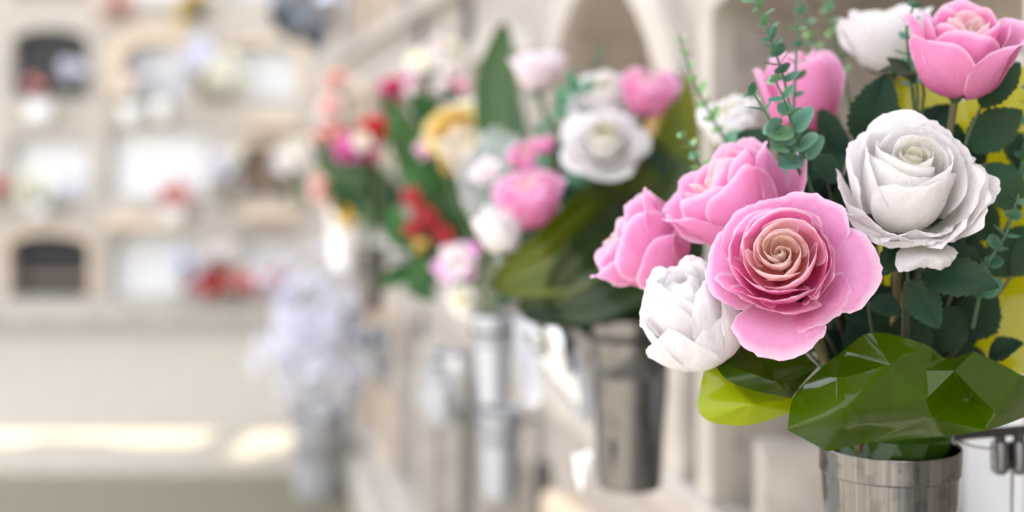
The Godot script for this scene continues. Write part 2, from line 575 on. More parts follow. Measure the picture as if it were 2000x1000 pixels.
var YELLOW := {"heart": [Color(0.80, 0.50, 0.06), Color(0.82, 0.60, 0.14), Color(0.84, 0.72, 0.34)], "body": [Color(0.76, 0.48, 0.06), Color(0.80, 0.58, 0.14), Color(0.83, 0.70, 0.30)], "outer": [Color(0.76, 0.54, 0.12), Color(0.80, 0.63, 0.22), Color(0.84, 0.73, 0.38)]}
var RED := {"heart": [Color(0.45, 0.01, 0.02), Color(0.62, 0.02, 0.03), Color(0.70, 0.05, 0.06)], "body": [Color(0.50, 0.01, 0.02), Color(0.66, 0.02, 0.04), Color(0.74, 0.08, 0.10)], "outer": [Color(0.50, 0.02, 0.03), Color(0.68, 0.03, 0.05), Color(0.76, 0.10, 0.13)]}
var CORAL := {"heart": [Color(0.75, 0.16, 0.14), Color(0.82, 0.42, 0.36), Color(0.86, 0.66, 0.58)], "body": [Color(0.76, 0.14, 0.14), Color(0.83, 0.48, 0.42), Color(0.87, 0.74, 0.66)], "outer": [Color(0.76, 0.20, 0.18), Color(0.84, 0.56, 0.48), Color(0.88, 0.78, 0.70)]}
var MAGENTA := {"heart": [Color(0.60, 0.05, 0.25), Color(0.70, 0.10, 0.40), Color(0.78, 0.30, 0.58)], "body": [Color(0.62, 0.05, 0.28), Color(0.72, 0.12, 0.45), Color(0.80, 0.36, 0.66)], "outer": [Color(0.62, 0.08, 0.36), Color(0.72, 0.18, 0.55), Color(0.82, 0.45, 0.74)]}


func tint(pal: Dictionary, k: float) -> Array:
	var a: Array = pal.heart
	var b: Array = pal.body
	var d: Array = pal.outer
	var out := []
	for i in 3:
		var x: Color = a[i].lerp(b[i], clampf(k / 0.5, 0, 1)) if k < 0.5 else b[i].lerp(d[i], clampf((k - 0.5) / 0.5, 0, 1))
		out.append(x)
	return out


func facing(axis: Vector3, spin := 0.0) -> Basis:
	var y := axis.normalized()
	var x := y.cross(Vector3(0, 0, 1) if absf(y.z) < 0.9 else Vector3(0, 1, 0)).normalized()
	var z := x.cross(y).normalized()
	return Basis(x, y, z) * Basis(Vector3.UP, spin)


func curve(a: Vector3, ta: Vector3, b: Vector3, tb: Vector3, n: int) -> Array:
	var out := []
	for i in n + 1:
		var t := float(i) / n
		var s := 1.0 - t
		out.append(a * (s * s * s) + (a + ta) * (3 * s * s * t) + (b - tb) * (3 * s * t * t) + b * (t * t * t))
	return out


# A whole rose: head at a photo pixel and depth, stem down to foot. o: layers, pal, spin, seed, nu, nv, extra petals, petal tweaks
func rose(label: String, at: Vector3, axis: Vector3, size: float, foot: Vector3, o: Dictionary, group := "") -> Node3D:
	rng.seed = int(o.get("seed", 1))
	var root := thing("rose", label, "rose", foot, group)
	var layers: Array = o.get("layers", OPEN)
	var nu: int = o.get("nu", 16)
	var nv: int = o.get("nv", 14)
	var b := facing(axis, o.get("spin", 0.0))
	var head := at - b.y * (0.25 * size)
	var xf := Transform3D(b, head - foot)
	var turn := 0.0
	var jit: float = o.get("jitter", 1.0)
	for li in layers.size():
		var l: Array = layers[li]
		turn += 1.1
		var n: int = l[0]
		for k in n:
			var q := []
			var inner: float = 1.0 + 1.4 * clampf(1.0 - l[6] * 2.5, 0.0, 1.0)
			var hs := 1.0 + R(-0.035, 0.035) * jit * inner
			var rs := 1.0 + R(-0.05, 0.05) * jit * inner
			for i in 4:
				q.append(Vector2(l[2][i * 2] * (rs if i > 0 else 1.0), l[2][i * 2 + 1] * (hs if i > 1 else 1.0)))
			var mb := MB.new()
			petal(mb, {"az": turn + TAU * k / n + R(-0.16, 0.16) * jit, "w": l[1] * (1.0 + R(-0.06, 0.06)), "q": q, "drop": l[3] + R(-0.03, 0.04), "roll": l[4] * (1.0 + R(-0.5, 0.8) * jit), "spiral": l[5] * R(0.3, 0.9),
				"ruf": o.get("ruf", 0.022) * (0.3 + l[6]), "cols": tint(o.pal, l[6]), "off": Vector3(R(-1, 1), R(-0.5, 0.5), R(-1, 1)) * 0.028 * jit * clampf(1.0 - l[6] * 1.2, 0.0, 1.0), "fray": o.get("fray", 0.009), "crease": o.get("crease", 0.0), "point": o.get("point", 0.04)}, size, nu, nv)
			obj("petal", mb, M.petal, root, xf)
	for e in o.get("extra", []):
		var mb := MB.new()
		var d: Dictionary = e.duplicate()
		if not d.has("cols"):
			d.cols = tint(o.pal, 1.0)
		petal(mb, d, size, nu, nv)
		obj("petal", mb, M.petal, root, xf)
	# calyx and sepals
	var g0 := V(0.035, 0.075, 0.035)
	var g1 := V(0.06, 0.11, 0.045)
	var low: float = layers[layers.size() - 1][2][1]
	if o.get("calyx", true):
		var cb := MB.new()
		cb.col = g0
		cb.ball(Vector3(0, low * size, 0), Vector3(0.12, 0.15, 0.12) * size, 10, 7)
		obj("calyx", cb, M.stem, root, xf)
		for k in 5:
			var az: float = TAU * k / 5.0 + o.get("sepal_turn", 0.4)
			var er := Vector3(cos(az), 0, sin(az))
			var sb := MB.new()
			var out: float = o.get("sepal_out", 0.55)
			sb.blade((er * 0.08 + Vector3(0, low - 0.02, 0)) * size, (er * out + Vector3(0, low + o.get("sepal_up", 0.25), 0)) * size, Vector3.UP - er * 0.3, o.get("sepal_w", 0.15) * size, -0.12, 0.15, Vector2(0.6, 0.9), 0.0, 4, 8, func(_u: float, v: float): return g0.lerp(g1, v))
			obj("sepal", sb, M.round_leaf, root, xf)
	var st := MB.new()
	st.col = o.get("stem_col", V(0.10, 0.085, 0.035))
	var top := head + b.y * (low - 0.05) * size
	var l := (top - foot).length()
	var pts := curve(Vector3.ZERO, Vector3(0, l * 0.35, 0) if o.get("stem_k", 0.3) > 0.1 else (top - foot) * 0.3, top - foot, b.y * (l * o.get("stem_k", 0.3)), 10)
	st.tube(pts, 0.0026, 0.0022, 7)
	obj("stem", st, M.stem, root)
	return root


var LEAF_D := Color(0.012, 0.032, 0.018)
var LEAF_M := Color(0.022, 0.052, 0.026)
var LEAF_O := Color(0.050, 0.066, 0.030)


# toothed rose leaf as a child of its spray
func leaf(root: Node3D, a: Vector3, b: Vector3, nr: Vector3, w: float, bend := 0.08, fold := 0.25, c0 := LEAF_D, nu := 8, nv := 30) -> void:
	var mb := MB.new()
	var c1 := c0.lerp(LEAF_O, 0.35)
	var ph := R(0, 6)
	mb.blade(a - root.position, b - root.position, nr, w, bend, fold, Vector2(0.82, 0.75), 0.10, nu, nv, func(u: float, v: float): return c0.lerp(c1, 0.5 * absf(u) + 0.3 * sin(v * 5.0 + ph)), 0.02, ph)
	obj("leaf", mb, M.leaf, root)


func sprig(label: String, pts: Array, leaf_r: float, n: int, cols: Array, o := {}) -> Node3D:
	rng.seed = int(o.get("seed", 5))
	var root := thing("eucalyptus_sprig", label, "foliage sprig", pts[0], o.get("group", "eucalyptus sprigs in the bouquets"))
	var c3 := Curve3D.new()
	for k in pts.size():
		var t: Vector3 = (pts[mini(k + 1, pts.size() - 1)] - pts[maxi(k - 1, 0)]) * 0.22
		c3.add_point(pts[k] - pts[0], -t, t)
	var len := c3.get_baked_length()
	var line := []
	for k in 17:
		line.append(c3.sample_baked(len * k / 16.0))
	var sb := MB.new()
	sb.col = o.get("stem", V(0.05, 0.11, 0.05))
	sb.tube(line, o.get("thick", 0.0014), 0.0006, 6)
	obj("stem", sb, M.stem, root)
	for k in n:
		var f: float = lerpf(o.get("from", 0.25), 1.0, (k + 0.5) / n)
		var at := c3.sample_baked(len * f)
		var dir := (c3.sample_baked(minf(len * f + 0.004, len)) - c3.sample_baked(maxf(len * f - 0.004, 0))).normalized()
		var turn := k * PI * 0.5 + R(-0.35, 0.35)
		for s in [0.0, PI]:
			var side := dir.cross(Vector3(0.2, 0.1, 1).normalized()).normalized().rotated(dir, turn + s)
			var r: float = leaf_r * R(0.75, 1.2) * lerpf(1.15, 0.6, f)
			var tip := at + (side * 0.85 + dir * R(0.2, 0.7)).normalized() * r * 2.1
			var c: Color = cols[rng.randi() % cols.size()]
			var c2 := c.lerp(Color(0.35, 0.45, 0.30), 0.18)
			var mb := MB.new()
			mb.blade(at, tip, (dir + side * R(-0.6, 0.3) + Vector3(R(-0.3, 0.3), R(-0.3, 0.3), R(0, 0.5))).normalized(), r * R(0.8, 0.98), R(-0.08, 0.05), 0.12, Vector2(0.72, 0.55), 0.0, 6, 10, func(u: float, _v: float): return c.lerp(c2, absf(u) * absf(u)))
			obj("leaf", mb, M.round_leaf, root)
	return root


# ruffled blossom (carnation, lily, daisy ...): many petals round an axis in one mesh
func blossom(mb: MB, at: Vector3, axis: Vector3, r: float, pal: Dictionary, n := 26, spread := 1.35) -> void:
	var b := facing(axis)
	for k in n:
		var f := (k + 0.5) / n
		var tilt := spread * sqrt(f)
		var az := k * 2.39996 + R(-0.2, 0.2)
		var dir := b * Vector3(sin(tilt) * cos(az), cos(tilt), sin(tilt) * sin(az))
		var cols := tint(pal, f)
		var nr := (b.y - dir * 0.5 + b * Vector3(R(-0.4, 0.4), 0, R(-0.4, 0.4))).normalized()
		mb.blade(at, at + dir * r * R(0.85, 1.12), nr, r * R(0.30, 0.42), R(-0.12, 0.12), R(0.05, 0.3), Vector2(1.5, 0.6), 0.0, 4, 5, func(_u: float, v: float): return cols[0].lerp(cols[1], v).lerp(cols[2], smoothstep(0.7, 1.0, v)), 0.05, R(0, 6))


func flower(label: String, called: String, category: String, at: Vector3, axis: Vector3, r: float, foot: Vector3, pal: Dictionary, n := 26, spread := 1.35, group := "") -> Node3D:
	var root := thing(called, label, category, foot, group)
	var mb := MB.new()
	blossom(mb, Vector3.ZERO, axis, r, pal, n, spread)
	obj("blossom", mb, M.soft, root, Transform3D(Basis(), at - foot))
	var st := MB.new()
	st.col = V(0.05, 0.10, 0.03)
	st.tube(curve(Vector3.ZERO, Vector3(0, (at - foot).length() * 0.3, 0), at - foot, axis.normalized() * r, 8), 0.003, 0.002, 6)
	obj("stem", st, M.stem, root)
	return root


# several blossoms of one bunch held together (far away): blossoms, leaves and stems
func bunch(label: String, at: Vector3, r: float, pals: Array, n: int, size: float, foot: Vector3, o := {}) -> Node3D:
	rng.seed = int(o.get("seed", 11))
	var root := thing(o.get("called", "flower_bunch"), label, o.get("category", "flowers"), foot, o.get("group", ""))
	var sb := MB.new()
	sb.col = V(0.05, 0.09, 0.03)
	for k in n:
		var dir := Vector3(R(-1, 1), R(-0.5, 1), R(-0.7, 1)).normalized()
		var c := at - foot + dir * r * R(0.45, 1.0) * Vector3(1, o.get("tall", 1.0), 1)
		var mb := MB.new()
		blossom(mb, Vector3.ZERO, dir + Vector3(0, 0.4, 0.5), size * R(0.75, 1.15), pals[k % pals.size()], 18, 1.5)
		obj("blossom", mb, M.soft, root, Transform3D(Basis(), c))
		sb.tube([Vector3(0, 0, 0), (c) * 0.5 + Vector3(0, 0.02, 0), c], 0.003, 0.002, 5)
	obj("stems", sb, M.stem, root)
	for k in int(o.get("leaves", 6)):
		var dir := Vector3(R(-1, 1), R(-0.3, 0.8), R(-0.5, 1)).normalized()
		var lb := MB.new()
		var g := V(0.03, 0.09, 0.025).lerp(V(0.06, 0.15, 0.05), rng.randf())
		lb.col = g
		lb.blade(at - foot - Vector3(0, r * 0.4, 0), at - foot + dir * r * 1.25, Vector3.UP, r * 0.2, 0.15, 0.2, Vector2(0.8, 0.8), 0.0, 4, 8)
		obj("leaf", lb, M.broad, root)
	return root


func broad_leaf(label: String, pts: Array, w: float, cols: Array, nr: Vector3, o := {}) -> Node3D:
	var root := thing("broad_leaf", label, "leaf", pts[0], o.get("group", "broad leaves round the bouquets"))
	var c3 := Curve3D.new()
	for k in pts.size():
		var t: Vector3 = (pts[mini(k + 1, pts.size() - 1)] - pts[maxi(k - 1, 0)]) * 0.22
		c3.add_point(pts[k] - pts[0], -t, t)
	var len := c3.get_baked_length()
	var mb := MB.new()
	var sh: Vector2 = o.get("shape", Vector2(0.75, 0.7))
	var fold: float = o.get("fold", 0.2)
	mb.grid(18, 24, func(u: float, v: float):
		var at := c3.sample_baked(len * v)
		var d := (c3.sample_baked(minf(len * v + 0.005, len)) - c3.sample_baked(maxf(len * v - 0.005, 0))).normalized()
		var side := d.cross(nr).normalized()
		var z := side.cross(d)
		var ww: float = w * pow(maxf(sin(PI * (0.06 + 0.94 * pow(v, sh.x))), 0.0), sh.y)
		return at + side * (u * ww) + z * (fold * u * u * ww + 0.03 * w * sin(u * 14.0 + v * 2.0)),
		func(u: float, v: float): return cols[0].lerp(cols[1], clampf(v + 0.15 * sin(u * 5.0) + 0.2 * sin(v * 7.0 + u * 3.0), 0, 1)).lerp(Color(0.22, 0.28, 0.08), 0.45 * exp(-u * u * 130.0)) * 0.62)
	obj("blade", mb, M.broad, root)
	return root


func film_cone(label: String, called: String, tip: Vector3, top: Vector3, r: float, mat: Material, o := {}) -> Node3D:
	rng.seed = int(o.get("seed", 3))
	var root := thing(called, label, o.get("category", "wrapping"), tip, o.get("group", ""))
	var mb := MB.new()
	mb.col = o.get("col", Color(1, 1, 1))
	var b := facing(top - tip)
	var l := (top - tip).length()
	var n := 11
	var rows := 4
	var pts := []
	for j in rows + 1:
		for i in n:
			var a := TAU * (i + 0.5 * (j % 2)) / n
			var f := float(j) / rows
			var rr: float = r * lerpf(o.get("waist", 0.12), 1.0, pow(f, 0.8)) * (1.0 + R(-0.22, 0.22))
			pts.append(b * Vector3(cos(a) * rr, l * f * (1.0 + (R(-0.12, 0.12) if j == rows else 0.0)), sin(a) * rr))
	var tris := []
	for j in rows:
		for i in n:
			var a := j * n + i
			var e := j * n + (i + 1) % n
			tris.append([a, e, a + n] if j % 2 == 0 else [a, e, e + n])
			tris.append([e, e + n, a + n] if j % 2 == 0 else [a, e + n, a + n])
	mb.facets(pts, tris, 3, 0.1)
	obj("film", mb, mat, root)
	return root


func vase(label: String, at: Vector3, r: float, h: float, mat: Material, o := {}) -> Node3D:
	var root := thing(o.get("called", "flower_vase"), label, "vase", at, o.get("group", "steel vases along the niche wall"))
	var k := r / 0.0425
	var bt: float = o.get("bottom", 0.74)
	var band := 0.0148 * k
	var mb := MB.new()
	var prof := [Vector2(0.001, 0.0), Vector2(r * bt * 0.97, 0.0), Vector2(r * bt, 0.0015)]
	for i in 9:
		var f := i / 8.0
		prof.append(Vector2(lerpf(r * bt, r * 0.965, f), lerpf(0.002, h - band - 0.0012, f)))
	mb.lathe(prof, 72)
	obj("body", mb, mat, root)
	var rb := MB.new()
	var top := [Vector2(r * 0.962, h - band - 0.0012), Vector2(r * 0.985, h - band - 0.0008), Vector2(r * 0.992, h - band), Vector2(r * 0.992, h - band * 0.6), Vector2(r * 0.994, h - 0.002), Vector2(r, h - 0.0012), Vector2(r, h - 0.0004), Vector2(r * 0.99, h), Vector2(r * 0.97, h - 0.0004), Vector2(r * 0.962, h - 0.002), Vector2(r * 0.95, h - 0.03 * k), Vector2(r * 0.9, h - 0.06 * k), Vector2(0.001, h - 0.062 * k)]
	rb.lathe(top, 72)
	obj("rim", rb, mat, root)
	return root


# iron ring that carries a vase, with its arm to the wall
func ring_bracket(label: String, c: Vector3, r: float, wall: Vector3) -> void:
	var root := thing("vase_bracket", label, "bracket", c, "iron brackets that carry the vases")
	var mb := MB.new()
	var pts := []
	for k in 25:
		pts.append(Vector3(cos(TAU * k / 24.0) * r, 0, sin(TAU * k / 24.0) * r))
	mb.tube(pts, 0.0025, 0.0025, 6)
	obj("ring", mb, M.iron, root)
	var ab := MB.new()
	var d := wall - c
	ab.tube([d.normalized() * r, d], 0.004, 0.004, 7)
	obj("arm", ab, M.iron, root)


func leaf_cluster(label: String, foot: Vector3, x0: float, x1: float, y0: float, y1: float, d0: float, d1: float, n: int, size: float, cols: Array, sd: int) -> void:
	rng.seed = sd
	var root := thing("leaf_cluster", label, "leaves", foot)
	for k in n:
		var lb := MB.new()
		lb.col = cols[0].lerp(cols[1], rng.randf())
		var a := P(R(x0, x1), R(y0, y1), R(d0, d1)) - foot
		var g := R(0, TAU)
		var l := R(0.7, 1.3) * size
		lb.blade(a, a + Vector3(cos(g), sin(g) + 0.3, R(-0.4, 0.4)).normalized() * l, Vector3(R(-0.5, 0.5), R(0, 0.6), 1).normalized(), l * R(0.22, 0.4), 0.1, 0.2, Vector2(0.8, 0.7), 0.0, 4, 8)
		obj("leaf", lb, M.round_leaf, root)


# ---------------------------------------------------------------- niche walls (local: x along the wall, y up, z out of it)
func arch_in(x: float, y: float, w: float, h: float, rise: float) -> bool:
	if absf(x) > w * 0.5 or y < 0.0:
		return false
	return y < h - rise + rise * sqrt(maxf(0.0, 1.0 - pow(x / (w * 0.5), 2.0)))


func arch_outline(w: float, h: float, rise: float, n := 12) -> Array:   # from bottom left round the top to bottom right
	var out := [Vector2(-w * 0.5, 0)]
	for k in n + 1:
		var a := PI - PI * k / n
		out.append(Vector2(w * 0.5 * cos(a), h - rise + rise * sin(a)))
	out.append(Vector2(w * 0.5, 0))
	return out


func cell_face(mb: MB, cx: float, y0: float, y1: float, pitch: float, fl: float, w: float, h: float, rise: float, dep: float) -> void:
	var o := arch_outline(w, h, rise)
	var n := o.size()
	var c := Vector2(cx, fl)
	var q := func(v: Vector2, z := 0.0): return Vector3(c.x + v.x, c.y + v.y, z)
	var l := cx - pitch * 0.5
	var r := cx + pitch * 0.5
	# below the opening, then left, right and above it
	mb.quad(Vector3(l, y0, 0), Vector3(l, fl, 0), Vector3(r, fl, 0), Vector3(r, y0, 0))
	for k in n - 1:
		var a: Vector2 = o[k]
		var b: Vector2 = o[k + 1]
		if k == 0:
			mb.quad(Vector3(l, fl, 0), Vector3(l, fl + b.y, 0), q.call(b), q.call(a))
			mb.quad(Vector3(l, fl + b.y, 0), Vector3(l, y1, 0), Vector3(cx + b.x, y1, 0), q.call(b))
		elif k == n - 2:
			mb.quad(q.call(b), q.call(a), Vector3(r, fl + a.y, 0), Vector3(r, fl, 0))
			mb.quad(q.call(a), Vector3(cx + a.x, y1, 0), Vector3(r, y1, 0), Vector3(r, fl + a.y, 0))
		else:
			mb.quad(q.call(a), Vector3(cx + a.x, y1, 0), Vector3(cx + b.x, y1, 0), q.call(b))
		mb.quad(q.call(a, -dep), q.call(a), q.call(b), q.call(b, -dep))
	mb.quad(q.call(o[n - 1], -dep), q.call(o[n - 1]), q.call(o[0]), q.call(o[0], -dep))


func arch_band(mb: MB, c: Vector2, w: float, h: float, rise: float, t: float, z0: float, z1: float, foot := true) -> void:   # raised surround
	var a := arch_outline(w, h, rise, 14)
	var b := arch_outline(w + 2 * t, h + t, rise + t * 0.6, 14)
	for k in a.size() - 1:
		var a0 := Vector3(c.x + a[k].x, c.y + a[k].y, z1)
		var a1 := Vector3(c.x + a[k + 1].x, c.y + a[k + 1].y, z1)
		var b0 := Vector3(c.x + b[k].x, c.y + b[k].y, z1)
		var b1 := Vector3(c.x + b[k + 1].x, c.y + b[k + 1].y, z1)
		var d := Vector3(0, 0, z0 - z1)
		mb.quad(a0, b0, b1, a1)
		mb.quad(b0, b0 + d, b1 + d, b1)
		mb.quad(a0 + d, a0, a1, a1 + d)


func bevel_box(mb: MB, lo: Vector3, hi: Vector3, e := 0.006) -> void:   # box with chamfered long front edges
	mb.quad(Vector3(lo.x, lo.y + e, hi.z), Vector3(lo.x, hi.y - e, hi.z), Vector3(hi.x, hi.y - e, hi.z), Vector3(hi.x, lo.y + e, hi.z))
	mb.quad(Vector3(lo.x, hi.y - e, hi.z), Vector3(lo.x, hi.y, hi.z - e), Vector3(hi.x, hi.y, hi.z - e), Vector3(hi.x, hi.y - e, hi.z))
	mb.quad(Vector3(lo.x, lo.y, hi.z - e), Vector3(lo.x, lo.y + e, hi.z), Vector3(hi.x, lo.y + e, hi.z), Vector3(hi.x, lo.y, hi.z - e))
	mb.quad(Vector3(lo.x, hi.y, hi.z - e), Vector3(lo.x, hi.y, lo.z), Vector3(hi.x, hi.y, lo.z), Vector3(hi.x, hi.y, hi.z - e))
	mb.quad(Vector3(lo.x, lo.y, lo.z), Vector3(lo.x, lo.y, hi.z - e), Vector3(hi.x, lo.y, hi.z - e), Vector3(hi.x, lo.y, lo.z))
	for s in [lo.x, hi.x]:
		var b := [Vector3(s, lo.y, lo.z), Vector3(s, hi.y, lo.z), Vector3(s, hi.y, hi.z - e), Vector3(s, hi.y - e, hi.z), Vector3(s, lo.y + e, hi.z), Vector3(s, lo.y, hi.z - e)]
		if s == lo.x:
			b.reverse()
		mb.quad(b[0], b[3], b[2], b[1])
		mb.quad(b[0], b[5], b[4], b[3])


# cells: dictionary "col,row" -> what closes the niche and how it opens
func niche_wall(label: String, at: Transform3D, cols: Array, pitch: float, rows: Array, row_h: float, x0: float, x1: float, top: float, thick: float, cells: Dictionary, base: Dictionary, ledge: float) -> Node3D:
	var root := thing("niche_wall", label, "niche wall")
	root.transform = at
	var mb := MB.new()
	var under: float = base.under
	for r in rows.size():
		for k in cols.size():
			var o: Dictionary = base.duplicate()
			o.merge(cells.get("%d,%d" % [k, r], {}), true)
			cell_face(mb, cols[k] + o.get("dx", 0.0), rows[r] - under, rows[r] - under + row_h, pitch, rows[r], o.w, o.h, o.rise, o.dep) if not o.has("dx") else cell_face(mb, cols[k], rows[r] - under, rows[r] - under + row_h, pitch, rows[r], o.w, o.h, o.rise, o.dep)
			var sb := MB.new()
			sb.box(Vector3(cols[k] - o.w * 0.5 - 0.01, rows[r] - 0.01, -o.dep - 0.03), Vector3(cols[k] + o.w * 0.5 + 0.01, rows[r] + o.h + 0.01, -o.dep + 0.0))
			obj("niche_slab", sb, M[o.mat], root)
			if o.get("band", 0.0) > 0.0:
				var ab := MB.new()
				arch_band(ab, Vector2(cols[k], rows[r]), o.w, o.h, o.rise, o.band, 0.0, 0.025)
				obj("arch_surround", ab, M[o.get("band_mat", "sandstone")], root)
			if o.has("panel"):   # a smaller plate standing on the slab
				var q: Array = o.panel
				var pb := MB.new()
				bevel_box(pb, Vector3(cols[k] + q[0], rows[r] + q[1], -o.dep), Vector3(cols[k] + q[2], rows[r] + q[3], -o.dep + 0.025))
				obj("plaque", pb, M[q[4]], root)
			if o.has("slats"):
				for i in 7:
					var pb := MB.new()
					var x: float = cols[k] - o.w * 0.5 + 0.04 + i * (o.w - 0.08) / 6.5
					bevel_box(pb, Vector3(x, rows[r] + o.slats[0], -o.dep + 0.002), Vector3(x + 0.045, rows[r] + o.slats[1], -o.dep + 0.02))
					obj("slat", pb, M.gold, root)
		if ledge > 0.0:
			var lb := MB.new()
			bevel_box(lb, Vector3(x0, rows[r] - 0.05, 0.0), Vector3(x1, rows[r] + 0.001, ledge), 0.005)
			obj("ledge", lb, M.ledge_stone, root)
	obj("facade", mb, M[base.get("stone", "plaster")], root)
	var y_low: float = rows[0] - under
	var y_high: float = rows[rows.size() - 1] - under + row_h
	var bb := MB.new()
	bb.box(Vector3(x0, 0, -thick), Vector3(x1, top - 0.12, -0.30))
	bb.box(Vector3(x0, 0, -0.30), Vector3(x1, y_low, 0.0))
	bb.box(Vector3(x0, y_high, -0.30), Vector3(x1, top - 0.12, 0.0))
	var le: float = cols.min() - pitch * 0.5
	var ri: float = cols.max() + pitch * 0.5
	if le - x0 > 0.01:
		bb.box(Vector3(x0, y_low, -0.30), Vector3(le, y_high, 0.0))
	if x1 - ri > 0.01:
		bb.box(Vector3(ri, y_low, -0.30), Vector3(x1, y_high, 0.0))
	obj("block", bb, M[base.get("stone", "plaster")], root)
	var cb := MB.new()
	bevel_box(cb, Vector3(x0 - 0.05, top - 0.12, -thick - 0.05), Vector3(x1 + 0.05, top, 0.07), 0.02)
	obj("cornice", cb, M[base.get("stone", "plaster")], root)
	var pb := MB.new()
	bevel_box(pb, Vector3(x0, 0.0, 0.0), Vector3(x1, base.get("plinth", 0.12), 0.08), 0.01)
	obj("plinth", pb, M.grey_marble if base.get("grey", false) else M.plaster, root)
	return root


# ---------------------------------------------------------------- the scene
func _ready() -> void:
	var cam := Camera3D.new()
	cam.name = "camera"
	add_child(cam)
	cam.position = Vector3(0, EYE, 0)
	var lens := CameraAttributesPhysical.new()
	lens.frustum_focal_length = 50.0
	lens.frustum_near = 0.05
	lens.frustum_far = 400.0
	lens.frustum_focus_distance = 0.755
	lens.exposure_aperture = 3.2
	cam.attributes = lens
	cam.set_frustum(1000.0 / FPX * 0.05, Vector2(0, (HORIZON - 500.0) / FPX * 0.05), 0.05, 400.0)
	cam.current = true
	var env := Environment.new()
	env.background_mode = Environment.BG_SKY
	var sky := Sky.new()
	var sm := ProceduralSkyMaterial.new()
	sm.sky_top_color = Color(0.85, 0.875, 0.93)
	sm.sky_horizon_color = Color(1.0, 0.985, 0.955)
	sm.sky_curve = 0.2
	sm.ground_horizon_color = Color(0.72, 0.70, 0.66)
	sm.ground_bottom_color = Color(0.5, 0.47, 0.42)
	sky.sky_material = sm
	env.sky = sky
	env.background_energy_multiplier = 1.0
	env.tonemap_mode = Environment.TONE_MAPPER_LINEAR
	env.tonemap_exposure = 4.25
	env.sdfgi_enabled = true
	env.ssao_enabled = true
	env.ssil_enabled = true
	var we := WorldEnvironment.new()
	we.name = "environment"
	we.environment = env
	add_child(we)
	var sun := DirectionalLight3D.new()
	sun.name = "sun"
	add_child(sun)
	var el := deg_to_rad(42.0)
	sun.look_at_from_position(Vector3.ZERO, Vector3(-0.15 * cos(el), -sin(el), 0.989 * cos(el)))
	sun.light_energy = 0.9
	sun.light_color = Color(1.0, 0.95, 0.86)
	sun.light_angular_distance = 0.5
	sun.shadow_enabled = true
	make_materials()
	build_setting()
	build_walls()
	build_near()
	build_middle()
	build_far()
	build_opposite()


func build_setting() -> void:
	var g := MB.new()
	g.quad(Vector3(-90, 0, 90), Vector3(-90, 0, -90), Vector3(90, 0, -90), Vector3(90, 0, 90))
	struct("ground", g, M.gravel)
	var pv := MB.new()
	bevel_box(pv, Vector3(-14, -0.05, -10.4), Vector3(6, 0.006, -6.35), 0.004)
	struct("pavement", pv, M.paving)
	var pn := MB.new()
	bevel_box(pn, Vector3(-14, -0.05, -4.6), Vector3(6, 0.006, 14), 0.004)
	struct("pavement", pn, M.pale_paving)
	var ea := MB.new()
	ea.quad(Vector3(-14, 0.004, -10.4), Vector3(-14, 0.004, -11.2), Vector3(6, 0.004, -11.2), Vector3(6, 0.004, -10.4))
	struct("path_edge", ea, M.earth)


